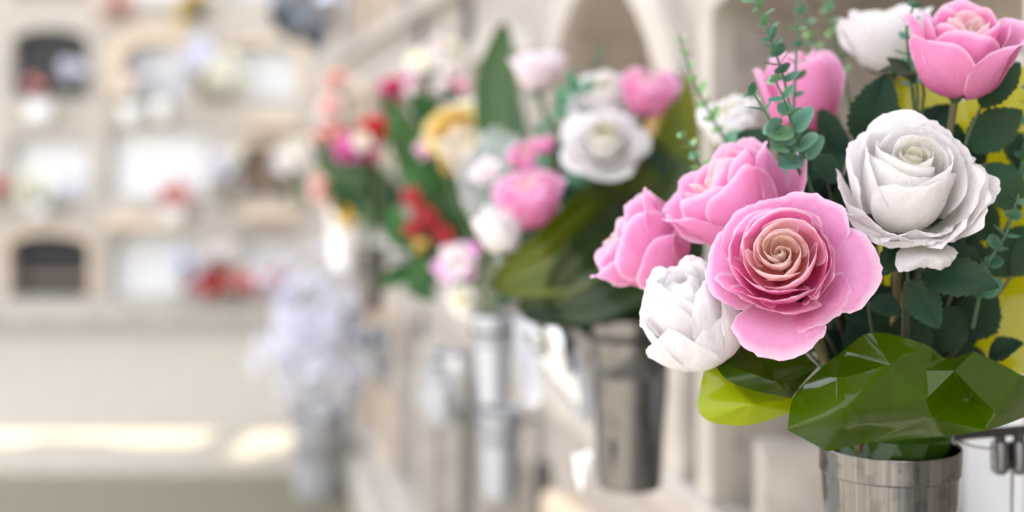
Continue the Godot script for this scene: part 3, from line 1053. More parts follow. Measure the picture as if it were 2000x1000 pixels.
func build_walls() -> void:
	# the wall on the right, running away from the camera
	var n := Vector3(-0.9815, 0, 0.1915)
	var t := Transform3D(Basis(Vector3(0.1915, 0, 0.9815), Vector3.UP, n), Vector3(0.386, 0, -0.89))
	var cols := []
	for k in range(8, -3, -1):
		cols.append(-0.40 - 0.85 * (k - 1))
	var cells := {}
	var mats := ["marble", "plaster", "grey_marble", "sandstone", "marble", "plaster", "brown_panel"]
	for k in cols.size():
		for r in 3:
			var i: int = cols.size() - 1 - k
			cells["%d,%d" % [k, r]] = {"mat": mats[(i * 3 + r * 2) % mats.size()], "band": 0.05 if (i + r) % 2 == 0 else 0.0, "band_mat": "sandstone" if (i + r) % 3 else "plaster"}
	for k in cols.size():
		if absf(cols[k] + 0.40) < 0.01:
			cells["%d,1" % k] = {"mat": "plaster", "band": 0.05, "band_mat": "plaster", "panel": [-0.20, 0.0, 0.24, 0.50, "marble"], "dep": 0.24}
		if absf(cols[k] + 1.25) < 0.01:
			cells["%d,1" % k] = {"mat": "marble", "band": 0.07, "band_mat": "ledge_stone", "slats": [0.30, 0.52], "w": 0.70, "h": 0.64, "rise": 0.28, "dep": 0.16}
		if absf(cols[k] + 2.10) < 0.01:
			cells["%d,1" % k] = {"mat": "sandstone", "band": 0.05, "band_mat": "ledge_stone", "dep": 0.2}
		if absf(cols[k] + 2.95) < 0.01:
			cells["%d,1" % k] = {"mat": "brown_panel", "band": 0.05, "band_mat": "sandstone", "dep": 0.2}
		if absf(cols[k] + 3.80) < 0.01:
			cells["%d,1" % k] = {"mat": "grey_marble", "band": 0.05, "band_mat": "plaster", "dep": 0.2}
		if absf(cols[k] + 4.65) < 0.01:
			cells["%d,1" % k] = {"mat": "brown_panel", "dep": 0.2}
	niche_wall("beige niche wall running back beside the row of bouquets", t, cols, 0.85, [0.33, 1.126, 1.922], 0.796, cols.min() - 0.44, cols.max() + 0.425, 3.0, 2.6, cells, {"w": 0.64, "h": 0.58, "rise": 0.03, "dep": 0.12, "mat": "marble", "under": 0.09, "plinth": 0.2, "stone": "wall_stone"}, 0.035)
	# the wall that closes the court
	var t2 := Transform3D(Basis(), Vector3(0, 0, -11.2))
	var c2 := []
	for k in 10:
		c2.append((97.0 + 211.0 * (k - 4) - 1000.0) / 248.0)
	var base := {"w": 0.60, "h": 0.48, "rise": 0.10, "dep": 0.14, "mat": "marble", "under": 0.14, "plinth": 0.14}
	var cc := {}
	var alt := ["marble", "dark_glass", "plaster", "grey_marble", "marble", "brown_panel"]
	for k in 10:
		for r in 4:
			cc["%d,%d" % [k, r]] = {"mat": alt[(k * 5 + r * 3) % alt.size()]}
	cc["4,0"] = {"mat": "dark_glass", "band": 0.05, "w": 0.64, "h": 0.50, "panel": [-0.29, 0.12, 0.29, 0.17, "brown_panel"]}
	cc["5,0"] = {"mat": "marble", "w": 0.76, "h": 0.56, "rise": 0.22}
	cc["6,0"] = {"mat": "marble", "w": 0.5, "rise": 0.02}
	cc["4,1"] = {"mat": "marble", "rise": 0.02, "w": 0.62}
	cc["5,1"] = {"mat": "marble", "w": 0.78, "h": 0.55, "rise": 0.02}
	cc["6,1"] = {"mat": "brown_panel", "w": 0.44, "h": 0.40, "rise": 0.02, "band": 0.04}
	cc["4,2"] = {"mat": "dark_glass", "w": 0.60, "h": 0.54, "rise": 0.10}
	cc["5,2"] = {"mat": "grey_marble", "w": 0.54, "h": 0.43, "rise": 0.14, "band": 0.12, "panel": [0.02, 0.2, 0.14, 0.36, "marble"]}
	cc["6,2"] = {"mat": "marble", "w": 0.50, "h": 0.42, "rise": 0.02, "band": 0.06}
	niche_wall("pale niche wall of arched recesses across the end of the court", t2, c2, 211.0 / 248.0, [0.20, 0.99, 1.78, 2.57], 0.79, -11.0, 5.0, 3.6, 1.6, cc, base, 0.0)
	umbrella_pine()


# the pine behind the end wall: its flat crown shades the near ground, the sun passes under it
func umbrella_pine() -> void:
	rng.seed = 400
	var at := Vector3(-0.3, 0, -14.0)
	var root := thing("umbrella_pine", "broad dense pine standing behind the end wall", "tree", at)
	var tb := MB.new()
	tb.col = V(0.16, 0.10, 0.07)
	tb.tube([Vector3(0, -0.05, 0), Vector3(0.12, 2.5, -0.1), Vector3(-0.05, 5.0, -0.3), Vector3(0, 9.0, 0)], 0.13, 0.09, 12)
	for k in 9:
		var a := TAU * k / 9.0 + R(-0.2, 0.2)
		tb.tube([Vector3(0, 7.6 + R(-0.3, 0.4), -0.2), Vector3(cos(a) * 1.4, 8.4, sin(a) * 0.5), Vector3(cos(a) * 2.9, 9.0 + R(-0.2, 0.3), sin(a) * 0.8)], 0.10, 0.03, 7)
	obj("trunk", tb, M.stem, root)
	var cb := MB.new()
	for k in 320:
		var d := Vector3(R(-1, 1), R(-1, 1), R(-1, 1))
		var round := sqrt(d.y * d.y + d.z * d.z)
		var e := minf(1.0, 1.0 / maxf(round, 0.01)) * (1.0 - 0.35 * pow(absf(d.x), 5.0))
		var c := Vector3(d.x * 3.7, 8.78 + d.y * e * 1.5, d.z * e * 1.1)
		cb.col = V(0.03, 0.055, 0.022).lerp(V(0.06, 0.10, 0.035), rng.randf())
		cb.ball(c, Vector3(0.5, 0.5, 0.46), 6, 4)
		for i in 22:
			var g := Vector3(R(-1, 1), R(-1, 1), R(-1, 1)).normalized()
			cb.blade(c + g * 0.1, c + g * R(0.54, 0.64), Vector3(R(-1, 1), R(-1, 1), R(-1, 1)).normalized(), 0.08, 0.05, 0.1, Vector2(0.8, 0.7), 0.0, 2, 2)
	obj("crown", cb, M.leaf, root)


# ---------------------------------------------------------------- near bouquet
func build_near() -> void:
	var c1 := P(1738, 868, 0.86)
	var h1 := c1.y - 1.196
	vase("nearest polished steel vase, under the large pink rose", Vector3(c1.x, 1.196, c1.z), 0.0425, h1, M.steel)
	var foot := func(dx: float, dz: float): return c1 + Vector3(dx * 0.03, -0.05, dz * 0.03)
	var grp := "artificial roses of the near bouquet"
	var low := func(az, r, h, w, roll = 0.08, ruf = 0.03): return {"az": az, "w": w, "q": [Vector2(0.08, -0.24), Vector2(0.74, -0.30), Vector2(0.72, 0.22), Vector2(r, h)], "drop": 0.20, "roll": roll, "ruf": ruf, "spiral": 0.04, "point": 0.09, "fray": 0.014, "crease": 0.003}
	rose("large open pink rose with peach heart, lowest in front", P(1530, 516, 0.765), Vector3(-0.27, 0.47, 0.84), 145 * 0.765 / FPX, foot.call(-0.5, 0.6), {"pal": PINK, "seed": 4, "layers": PINK_OPEN, "nu": 24, "nv": 20, "ruf": 0.024, "jitter": 1.3, "crease": 0.004,
		"extra": [low.call(PI * 0.5 + 0.62, 1.14, 0.0, 0.74, 0.07, 0.03), low.call(0.52, 1.16, 0.06, 0.74, 0.07, 0.03), low.call(-0.62, 1.04, 0.24, 0.74), low.call(-1.6, 0.92, 0.32, 0.8), low.call(-2.6, 0.98, 0.22, 0.8), low.call(1.28, 0.9, 0.06, 0.7, 0.05)]}, grp)
	var wp := func(az, r, h, w, roll = 0.06, ruf = 0.04, drop = 0.14): return {"az": az, "w": w, "q": [Vector2(0.08, -0.32), Vector2(r * 0.98, -0.34), Vector2(r * 0.88, 0.25), Vector2(r, h)], "drop": drop, "roll": roll, "ruf": ruf, "spiral": 0.05, "crease": 0.003, "fray": 0.004}
	rose("large open white rose beside the pink one, far right", P(1772, 368, 0.80), Vector3(-0.03, 0.78, 0.62), 156 * 0.80 / FPX, foot.call(0.3, 0.3), {"pal": WHITE, "seed": 9, "layers": WHITE_OPEN, "nu": 26, "nv": 22, "ruf": 0.022, "crease": 0.002, "fray": 0.004,
		"extra": [wp.call(-1.75, 0.66, 0.98, 1.0, 0.05, 0.02), wp.call(-2.7, 0.76, 0.72, 0.85, 0.06), wp.call(PI - 0.15, 0.86, 0.40, 0.75, 0.08), wp.call(2.35, 0.82, 0.22, 0.7, 0.10), wp.call(-0.75, 0.68, 0.82, 0.9), wp.call(0.0, 0.74, 0.70, 0.8, 0.10, 0.05), wp.call(0.12, 0.86, 0.60, 0.72, 0.10, 0.05), wp.call(0.3, 0.98, 0.46, 0.62, 0.10, 0.06), wp.call(0.75, 0.86, 0.30, 0.7, 0.10, 0.05), wp.call(1.5, 0.74, 0.16, 0.7, 0.10, 0.05),
			wp.call(0.8, 0.78, 0.0, 0.7, 0.05), wp.call(1.6, 0.78, -0.04, 0.75, 0.05), wp.call(2.4, 0.78, 0.0, 0.7, 0.05),
			{"az": 1.44, "w": 0.46, "q": [Vector2(0.08, -0.34), Vector2(0.72, -0.38), Vector2(0.96, 0.12), Vector2(0.94, -0.20)], "drop": 0.24, "roll": 0.08, "ruf": 0.05, "point": 0.08, "fray": 0.004}]}, grp)
	rose("tall pink rose in dark sepals at the upper right corner", P(1876, 128, 0.84), Vector3(0.02, 0.90, 0.42), 134 * 0.84 / FPX, foot.call(0.8, 0.0), {"pal": PINK, "seed": 14, "layers": CUP, "nu": 22, "nv": 18, "crease": 0.004, "point": 0.07, "sepal_out": 0.66, "sepal_up": 0.62, "sepal_w": 0.26, "spin": 0.5}, grp)
	rose("closed pink rose seen from its side, behind the eucalyptus", P(1570, 218, 0.95), Vector3(-0.20, 0.95, 0.05), 128 * 0.95 / FPX, foot.call(-0.3, -0.5), {"pal": PINK, "seed": 21, "layers": BUD, "spin": 0.9}, grp)
	rose("half open pink rose directly above the leaning white one", P(1452, 418, 0.84), Vector3(-0.62, 0.76, 0.08), 146 * 0.84 / FPX, foot.call(-0.8, 0.1), {"pal": PINK, "seed": 27, "layers": CUP, "nu": 22, "nv": 18, "ruf": 0.03, "crease": 0.004, "point": 0.08,
		"extra": [low.call(0.05, 1.10, 0.42, 0.5), low.call(-0.8, 0.9, 0.8, 0.5, 0.05), low.call(1.7, 0.95, 0.0, 0.5, 0.1)]}, grp)
	rose("leftmost pink rose of the near bouquet, leaning out", P(1276, 496, 0.88), Vector3(-0.84, 0.52, -0.06), 120 * 0.88 / FPX, foot.call(-1.0, -0.2), {"pal": PINK, "seed": 33, "layers": CUP, "nu": 22, "nv": 18, "ruf": 0.03, "crease": 0.004, "point": 0.08,
		"extra": [low.call(1.6, 1.0, 0.4, 0.6, 0.1), low.call(0.9, 1.0, 0.2, 0.5)]}, grp)
	rose("white rose leaning out beneath the leftmost pink roses", P(1362, 640, 0.80), Vector3(-0.42, 0.86, 0.28), 136 * 0.80 / FPX, c1 + Vector3(-0.022, 0.0, 0.0), {"pal": WHITE, "seed": 38, "stem_k": 0.02, "layers": HANGING, "nu": 20, "nv": 18, "ruf": 0.04, "crease": 0.002, "fray": 0.006, "point": 0.08,
		"extra": [low.call(2.3, 0.66, 0.55, 0.8, 0.10, 0.05), low.call(3.1, 0.66, 0.70, 0.8, 0.10, 0.05), low.call(1.3, 0.60, 0.45, 0.8, 0.08, 0.05), low.call(0.5, 0.62, 0.75, 0.8, 0.08, 0.05)]}, grp)
	rose("white rose at the top edge beside the tall pink rose", P(1735, 95, 0.97), Vector3(-0.15, 0.97, 0.1), 108 * 0.97 / FPX, foot.call(0.2, -0.8), {"pal": WHITE, "seed": 44, "layers": CUP}, grp)
	rose("small blurred white rose between two pink roses", P(1430, 255, 1.03), Vector3(-0.3, 0.9, 0.3), 76 * 1.03 / FPX, foot.call(-0.2, -0.9), {"pal": WHITE, "seed": 47, "layers": CUP, "nu": 10, "nv": 10}, grp)
	build_foliage(c1)
	build_wrap(c1)
	build_bracket()


func build_foliage(c1: Vector3) -> void:
	rng.seed = 61
	# rose leaves: base pixel, tip pixel, depth at each, half width in pixels, which way the blade faces
	var sprays := [
		["dark rose leaves right of the big pink rose", [[1800, 540, 0.80, 1952, 562, 0.775, 44, 0.1, 0.5, 1], [1776, 548, 0.80, 1836, 642, 0.785, 34, -0.3, 0.1, 1], [1762, 455, 0.81, 1708, 545, 0.79, 26, 0.4, 0.2, 1], [1700, 590, 0.82, 1762, 612, 0.81, 26, 0.0, 0.6, 1], [1850, 480, 0.83, 1915, 545, 0.83, 30, 0.2, 0.4, 1]], LEAF_D],
		["rose leaves standing up between white and pink blooms", [[1690, 290, 0.90, 1730, 145, 0.89, 50, -0.2, 0.2, 1], [1640, 330, 0.92, 1600, 210, 0.93, 34, 0.3, 0.2, 1], [1770, 290, 0.9, 1860, 205, 0.9, 36, 0.0, 0.5, 1], [1600, 300, 0.87, 1630, 360, 0.86, 30, 0.2, 0.5, 1]], LEAF_D],
		["broad rose leaves at the right edge under the tall rose", [[1890, 290, 0.87, 1998, 215, 0.86, 42, 0.0, 0.4, 1], [1925, 320, 0.86, 1990, 420, 0.85, 42, -0.2, 0.3, 1], [1915, 210, 0.85, 1992, 120, 0.86, 32, -0.5, 0.2, 1], [2010, 330, 0.9, 1950, 250, 0.9, 34, 0.2, 0.4, 1], [1940, 540, 0.885, 2000, 440, 0.88, 44, 0.1, 0.3, 1], [1880, 400, 0.89, 1950, 470, 0.885, 40, -0.2, 0.4, 1], [2030, 470, 0.885, 1975, 540, 0.88, 34, 0.2, 0.5, 1], [1840, 330, 0.9, 1870, 240, 0.9, 40, 0.2, 0.3, 1], [1930, 400, 0.9, 1990, 320, 0.895, 42, 0.3, 0.3, 1]], LEAF_M],
		["olive rose leaf lying over the top of the bouquet", [[1800, 150, 0.86, 1716, 140, 0.84, 20, 0.1, 0.9, 0.5], [1790, 160, 0.88, 1730, 112, 0.88, 18, 0.1, 0.5, 0.8]], LEAF_O],
		["rose leaves in shade behind the open pink rose", [[1560, 620, 0.85, 1500, 560, 0.85, 40, 0, 0.3, 1], [1660, 640, 0.85, 1740, 560, 0.85, 44, 0, 0.3, 1], [1600, 420, 0.88, 1690, 380, 0.89, 46, 0, 0.2, 1], [1640, 480, 0.88, 1720, 460, 0.88, 42, 0, 0.4, 1], [1560, 360, 0.9, 1650, 300, 0.91, 42, 0, 0.4, 1], [1520, 300, 0.92, 1600, 260, 0.92, 36, 0, 0.4, 1]], LEAF_D],
		["rose leaves low at the right above the green wrap", [[1880, 660, 0.87, 1940, 560, 0.87, 50, 0.3, 0.2, 1], [1820, 680, 0.85, 1880, 600, 0.85, 44, 0, 0.3, 1], [1760, 690, 0.84, 1800, 610, 0.84, 44, 0, 0.3, 1], [1860, 600, 0.88, 1830, 500, 0.88, 44, 0, 0.3, 1], [1700, 700, 0.84, 1660, 620, 0.84, 44, 0, 0.3, 1], [1900, 420, 0.86, 1850, 470, 0.86, 26, 0.2, 0.4, 1], [1830, 700, 0.89, 1890, 590, 0.89, 46, 0.2, 0.3, 1], [1870, 560, 0.9, 1900, 450, 0.9, 40, -0.2, 0.3, 1], [1930, 700, 0.86, 2000, 670, 0.85, 30, 0, 0.8, 0.6]], LEAF_D],
		["rose leaves behind the half open pink rose", [[1490, 470, 0.9, 1420, 540, 0.9, 40, 0, 0.3, 1], [1450, 560, 0.88, 1380, 520, 0.88, 36, 0, 0.3, 1], [1500, 300, 0.92, 1440, 260, 0.93, 34, 0, 0.3, 1], [1500, 600, 0.88, 1430, 660, 0.87, 40, 0, 0.3, 1]], LEAF_D],
	]
	for s in sprays:
		var first: Array = s[1][0]
		var root := thing("rose_leaf_spray", s[0], "leaf spray", c1 + Vector3(R(-0.02, 0.02), -0.04, R(-0.02, 0.02)), "leaf sprays of the near bouquet")
		var sb := MB.new()
		sb.col = V(0.05, 0.06, 0.03)
		for q in s[1]:
			var a := P(q[0], q[1], q[2])
			var b := P(q[3], q[4], q[5])
			leaf(root, a, b, Vector3(q[7], q[8], q[9]).normalized(), q[6] * q[2] / FPX, R(-0.02, 0.12), R(0.12, 0.3), s[2].lerp(LEAF_M, rng.randf() * 0.5))
			sb.tube(curve(Vector3.ZERO, Vector3(0, 0.04, 0), a - root.position, (b - a) * 0.4, 8), 0.0014, 0.001, 5)
		obj("stem", sb, M.stem, root)
	var fill := thing("rose_leaf_spray", "dense dark rose leaves deep inside the near bouquet", "leaf spray", c1 + Vector3(0, -0.04, 0), "leaf sprays of the near bouquet")
	var fs := MB.new()
	fs.col = V(0.05, 0.06, 0.03)
	for k in 46:
		var px := R(1500, 1920)
		var py := R(330, 690)
		if px > 1880 and py > 480:
			px -= 120
		var d := R(0.855, 0.91)
		var a := P(px, py, d)
		var g := R(0, TAU)
		var b := a + Vector3(cos(g), sin(g) * 0.8 + 0.2, R(-0.4, 0.4)).normalized() * R(0.022, 0.036)
		leaf(fill, a, b, Vector3(R(-0.6, 0.6), R(-0.2, 0.7), 1).normalized(), R(0.009, 0.014), R(-0.05, 0.12), R(0.1, 0.3), LEAF_D, 6, 22)
		if k % 3 == 0:
			fs.tube(curve(Vector3.ZERO, Vector3(0, 0.05, 0), a - fill.position, (b - a) * 0.4, 8), 0.0015, 0.001, 5)
	obj("stem", fs, M.stem, fill)
	var euc := [Color(0.06, 0.17, 0.12), Color(0.08, 0.20, 0.145), Color(0.05, 0.14, 0.085), Color(0.10, 0.22, 0.11)]
	var lime := [Color(0.17, 0.33, 0.12), Color(0.22, 0.38, 0.15), Color(0.12, 0.27, 0.15)]
	var deep := [Color(0.03, 0.10, 0.06), Color(0.05, 0.14, 0.08), Color(0.07, 0.16, 0.10)]
	sprig("tall eucalyptus stem rising past the closed pink rose", [P(1600, 420, 0.86), P(1562, 300, 0.845), P(1528, 140, 0.84), P(1480, 10, 0.85), P(1462, -40, 0.85)], 0.0060, 13, euc, {"seed": 3, "from": 0.55})
	sprig("round leaved eucalyptus shoot in front of the closed rose", [P(1572, 330, 0.83), P(1552, 260, 0.815), P(1530, 190, 0.81), P(1508, 145, 0.81)], 0.0078, 6, euc, {"seed": 8, "from": 0.05})
	sprig("little eucalyptus shoot bent left over the half open rose", [P(1570, 350, 0.83), P(1530, 280, 0.815), P(1492, 215, 0.815), P(1462, 168, 0.82)], 0.0074, 4, euc, {"seed": 12, "from": 0.3})
	sprig("thin upright eucalyptus twig beside the tall stem", [P(1556, 330, 0.88), P(1550, 200, 0.88), P(1556, 90, 0.885), P(1562, -20, 0.89)], 0.0050, 7, euc, {"seed": 15, "from": 0.35})
	sprig("blurred lime eucalyptus between closed rose and white rose", [P(1680, 300, 0.98), P(1650, 150, 0.98), P(1622, 50, 0.985), P(1600, -60, 0.99)], 0.0062, 9, lime, {"seed": 19, "from": 0.4})
	sprig("second blurred lime twig reaching the top edge", [P(1660, 300, 1.0), P(1600, 120, 1.0), P(1570, 20, 1.0), P(1540, -60, 1.0)], 0.0058, 9, lime, {"seed": 23, "from": 0.4})
	sprig("pale eucalyptus twig leaning left past the blurred white rose", [P(1480, 380, 0.98), P(1390, 230, 0.97), P(1350, 150, 0.97), P(1326, 66, 0.97)], 0.0056, 9, lime, {"seed": 29, "from": 0.3})
	sprig("short twig with one pale bud left of the half open rose", [P(1400, 420, 0.93), P(1372, 330, 0.92), P(1350, 285, 0.92), P(1328, 258, 0.92)], 0.0048, 6, lime, {"seed": 31, "from": 0.2})
	sprig("dark eucalyptus shoot at the right edge beside the white rose", [P(1900, 640, 0.84), P(1925, 520, 0.82), P(1965, 460, 0.815), P(1990, 380, 0.82)], 0.0068, 7, deep, {"seed": 37, "from": 0.2})
	sprig("eucalyptus tips between the two upper roses", [P(1790, 240, 0.9), P(1775, 120, 0.88), P(1770, 50, 0.875), P(1800, -30, 0.87)], 0.0055, 7, euc, {"seed": 41, "from": 0.25})
	sprig("eucalyptus tips at the upper right behind the tall rose", [P(1980, 420, 0.9), P(1995, 330, 0.89), P(2005, 250, 0.89), P(2010, 160, 0.89)], 0.0058, 6, deep, {"seed": 43, "from": 0.25})


func build_wrap(c1: Vector3) -> void:
	# big folded sheet in front; photo pixels with depths, and the triangles between the creases
	var z := 0.0
	var q := [
		[1702, 650, 0.795], [1538, 840, 0.772], [1550, 776, 0.782], [1616, 882, 0.785], [1738, 712, 0.768], [1806, 672, 0.790], [1902, 686, 0.800], [1864, 724, 0.776], [1744, 796, 0.764],
		[1822, 818, 0.782], [1838, 852, 0.800], [1926, 840, 0.776], [1944, 806, 0.768], [1966, 716, 0.806], [1994, 732, 0.800], [2010, 812, 0.800], [1690, 866, 0.786], [1806, 724, 0.782], [1808, 780, 0.772],
		[1600, 722, 0.790], [1646, 686, 0.796], [2080, 760, 0.84], [2070, 800, 0.85], [1850, 700, 0.800], [1640, 800, 0.752], [1640, 740, 0.764], [1890, 780, 0.792]]
	var pts := []
	for k in q:
		pts.append(P(k[0], k[1], k[2]))
	var tris := [[2, 19, 25], [19, 20, 25], [20, 4, 25], [20, 0, 4], [0, 5, 4], [5, 17, 4], [5, 23, 17], [23, 7, 17], [23, 6, 7], [6, 13, 7], [13, 12, 7], [13, 14, 12], [14, 15, 12], [14, 21, 15], [21, 22, 15],
		[2, 25, 24], [25, 4, 24], [4, 8, 24], [2, 24, 1], [1, 24, 3], [24, 16, 3], [24, 8, 16], [4, 17, 18], [4, 18, 8], [8, 18, 9], [8, 9, 16], [9, 10, 16], [17, 7, 18], [7, 26, 18], [18, 26, 9], [26, 11, 9], [9, 11, 10], [7, 12, 26], [12, 11, 26], [12, 15, 11]]
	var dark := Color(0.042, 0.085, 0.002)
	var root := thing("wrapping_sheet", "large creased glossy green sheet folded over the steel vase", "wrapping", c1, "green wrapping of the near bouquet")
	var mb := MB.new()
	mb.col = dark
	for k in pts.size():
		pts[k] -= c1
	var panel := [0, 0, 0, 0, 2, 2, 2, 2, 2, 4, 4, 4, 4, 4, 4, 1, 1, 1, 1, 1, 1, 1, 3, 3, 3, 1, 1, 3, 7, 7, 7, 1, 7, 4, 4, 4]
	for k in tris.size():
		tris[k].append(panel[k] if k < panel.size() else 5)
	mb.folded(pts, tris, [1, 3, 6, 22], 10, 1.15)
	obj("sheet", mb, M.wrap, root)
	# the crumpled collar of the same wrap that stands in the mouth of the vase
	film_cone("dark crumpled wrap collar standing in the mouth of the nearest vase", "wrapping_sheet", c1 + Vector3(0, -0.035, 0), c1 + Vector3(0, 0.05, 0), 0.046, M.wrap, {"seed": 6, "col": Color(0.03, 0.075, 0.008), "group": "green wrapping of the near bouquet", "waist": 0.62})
	# left lobe: dark upper fold over a lime lower one
	var l := [[1386, 700, 0.800], [1432, 656, 0.822], [1488, 684, 0.802], [1598, 716, 0.812], [1558, 760, 0.800], [1546, 778, 0.796], [1430, 748, 0.786], [1486, 736, 0.778], [1396, 680, 0.812], [1520, 748, 0.786], [1520, 650, 0.83]]
	var lp := []
	for k in l:
		lp.append(P(k[0], k[1], k[2]) - c1)
	var lt := [[0, 8, 7], [8, 1, 2], [8, 2, 7], [2, 9, 7], [2, 3, 9], [3, 4, 9], [9, 4, 5], [0, 7, 6], [7, 9, 6], [9, 5, 6], [1, 10, 2], [10, 3, 2]]
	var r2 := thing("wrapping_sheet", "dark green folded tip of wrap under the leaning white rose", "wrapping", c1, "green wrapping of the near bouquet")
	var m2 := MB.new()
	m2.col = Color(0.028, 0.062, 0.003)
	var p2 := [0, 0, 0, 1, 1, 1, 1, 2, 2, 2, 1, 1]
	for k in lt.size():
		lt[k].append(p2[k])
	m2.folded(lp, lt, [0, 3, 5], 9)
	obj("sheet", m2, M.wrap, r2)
	var w := [[1388, 706, 0.812], [1366, 770, 0.810], [1364, 800, 0.808], [1380, 820, 0.806], [1410, 829, 0.806], [1466, 830, 0.806], [1545, 806, 0.812], [1550, 778, 0.815], [1436, 750, 0.806], [1470, 790, 0.796], [1500, 700, 0.83]]
	var wp := []
	for k in w:
		wp.append(P(k[0], k[1], k[2]) - c1)
	var wt := [[0, 8, 1], [1, 8, 9], [1, 9, 2], [2, 9, 3], [3, 9, 4], [4, 9, 5], [5, 9, 6], [9, 7, 6], [8, 7, 9], [0, 10, 8], [10, 7, 8]]
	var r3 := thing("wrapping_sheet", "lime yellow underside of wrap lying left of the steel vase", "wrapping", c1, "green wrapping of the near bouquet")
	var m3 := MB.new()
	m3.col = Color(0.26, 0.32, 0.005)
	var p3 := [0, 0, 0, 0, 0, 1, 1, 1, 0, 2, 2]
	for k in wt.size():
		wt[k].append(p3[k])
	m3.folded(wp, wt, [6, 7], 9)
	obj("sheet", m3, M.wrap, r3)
	# yellow sheet that stands up behind the flowers
	var r4 := thing("wrapping_sheet", "yellow green sheet standing up behind the near bouquet", "wrapping", c1, "green wrapping of the near bouquet")
	var m4 := MB.new()
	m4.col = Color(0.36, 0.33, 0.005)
	var y := [[1700, 720, 0.93], [1690, 420, 0.965], [1730, 175, 0.985], [1800, 130, 0.975], [1880, 200, 0.955], [1960, 120, 0.94], [2060, 160, 0.92], [2090, 420, 0.91], [2080, 700, 0.90], [1900, 730, 0.915], [1850, 430, 0.945], [1980, 440, 0.93]]
	var yp := []
	for k in y:
		yp.append(P(k[0], k[1], k[2]) - c1)
	m4.folded(yp, [[0, 1, 10, 0], [1, 2, 10, 0], [2, 3, 10, 0], [3, 4, 10, 1], [4, 11, 10, 1], [4, 5, 11, 1], [5, 6, 11, 2], [6, 7, 11, 2], [7, 8, 11, 2], [8, 9, 11, 3], [9, 10, 11, 3], [0, 10, 9, 3]], [2, 4, 5], 8)
	obj("sheet", m4, M.wrap, r4)


func build_bracket() -> void:
	var a := P(1960, 850, 0.93)
	var root := thing("vase_bracket", "dark iron bracket with two round ended bolts behind the nearest vase", "bracket", a)
	var q := func(x, y, d): return P(x, y, d) - a
	var mb := MB.new()
	mb.tube([q.call(1862, 852, 0.90), q.call(1900, 848, 0.92), q.call(2100, 832, 0.93)], 0.0032, 0.0032, 8)
	obj("arm", mb, M.iron, root)
	for x in [1953, 1990]:
		var pb := MB.new()
		pb.tube([q.call(x, 836, 0.925), q.call(x, 866, 0.925)], 0.0036, 0.0036, 10)
		obj("bolt", pb, M.iron, root)
		var kb := MB.new()
		var o: Vector3 = q.call(x, 928, 0.925)
		kb.lathe([Vector2(0.0005, 0.0), Vector2(0.0035, 0.0008), Vector2(0.0056, 0.003), Vector2(0.0060, 0.006), Vector2(0.0056, 0.0075), Vector2(0.0060, 0.009), Vector2(0.0060, 0.0215), Vector2(0.0034, 0.0225), Vector2(0.0005, 0.0225)], 20, o)
		obj("bolt_cap", kb, M.dark_steel, root)
	var wb := MB.new()
	wb.tube([q.call(1870, 860, 0.90), q.call(1900, 872, 0.91), q.call(1930, 876, 0.92), q.call(1945, 870, 0.925)], 0.0006, 0.0006, 5)
	wb.tube([q.call(1977, 915, 0.93), q.call(1976, 1040, 0.93)], 0.0009, 0.0007, 5)
	obj("wire", wb, M.iron, root)


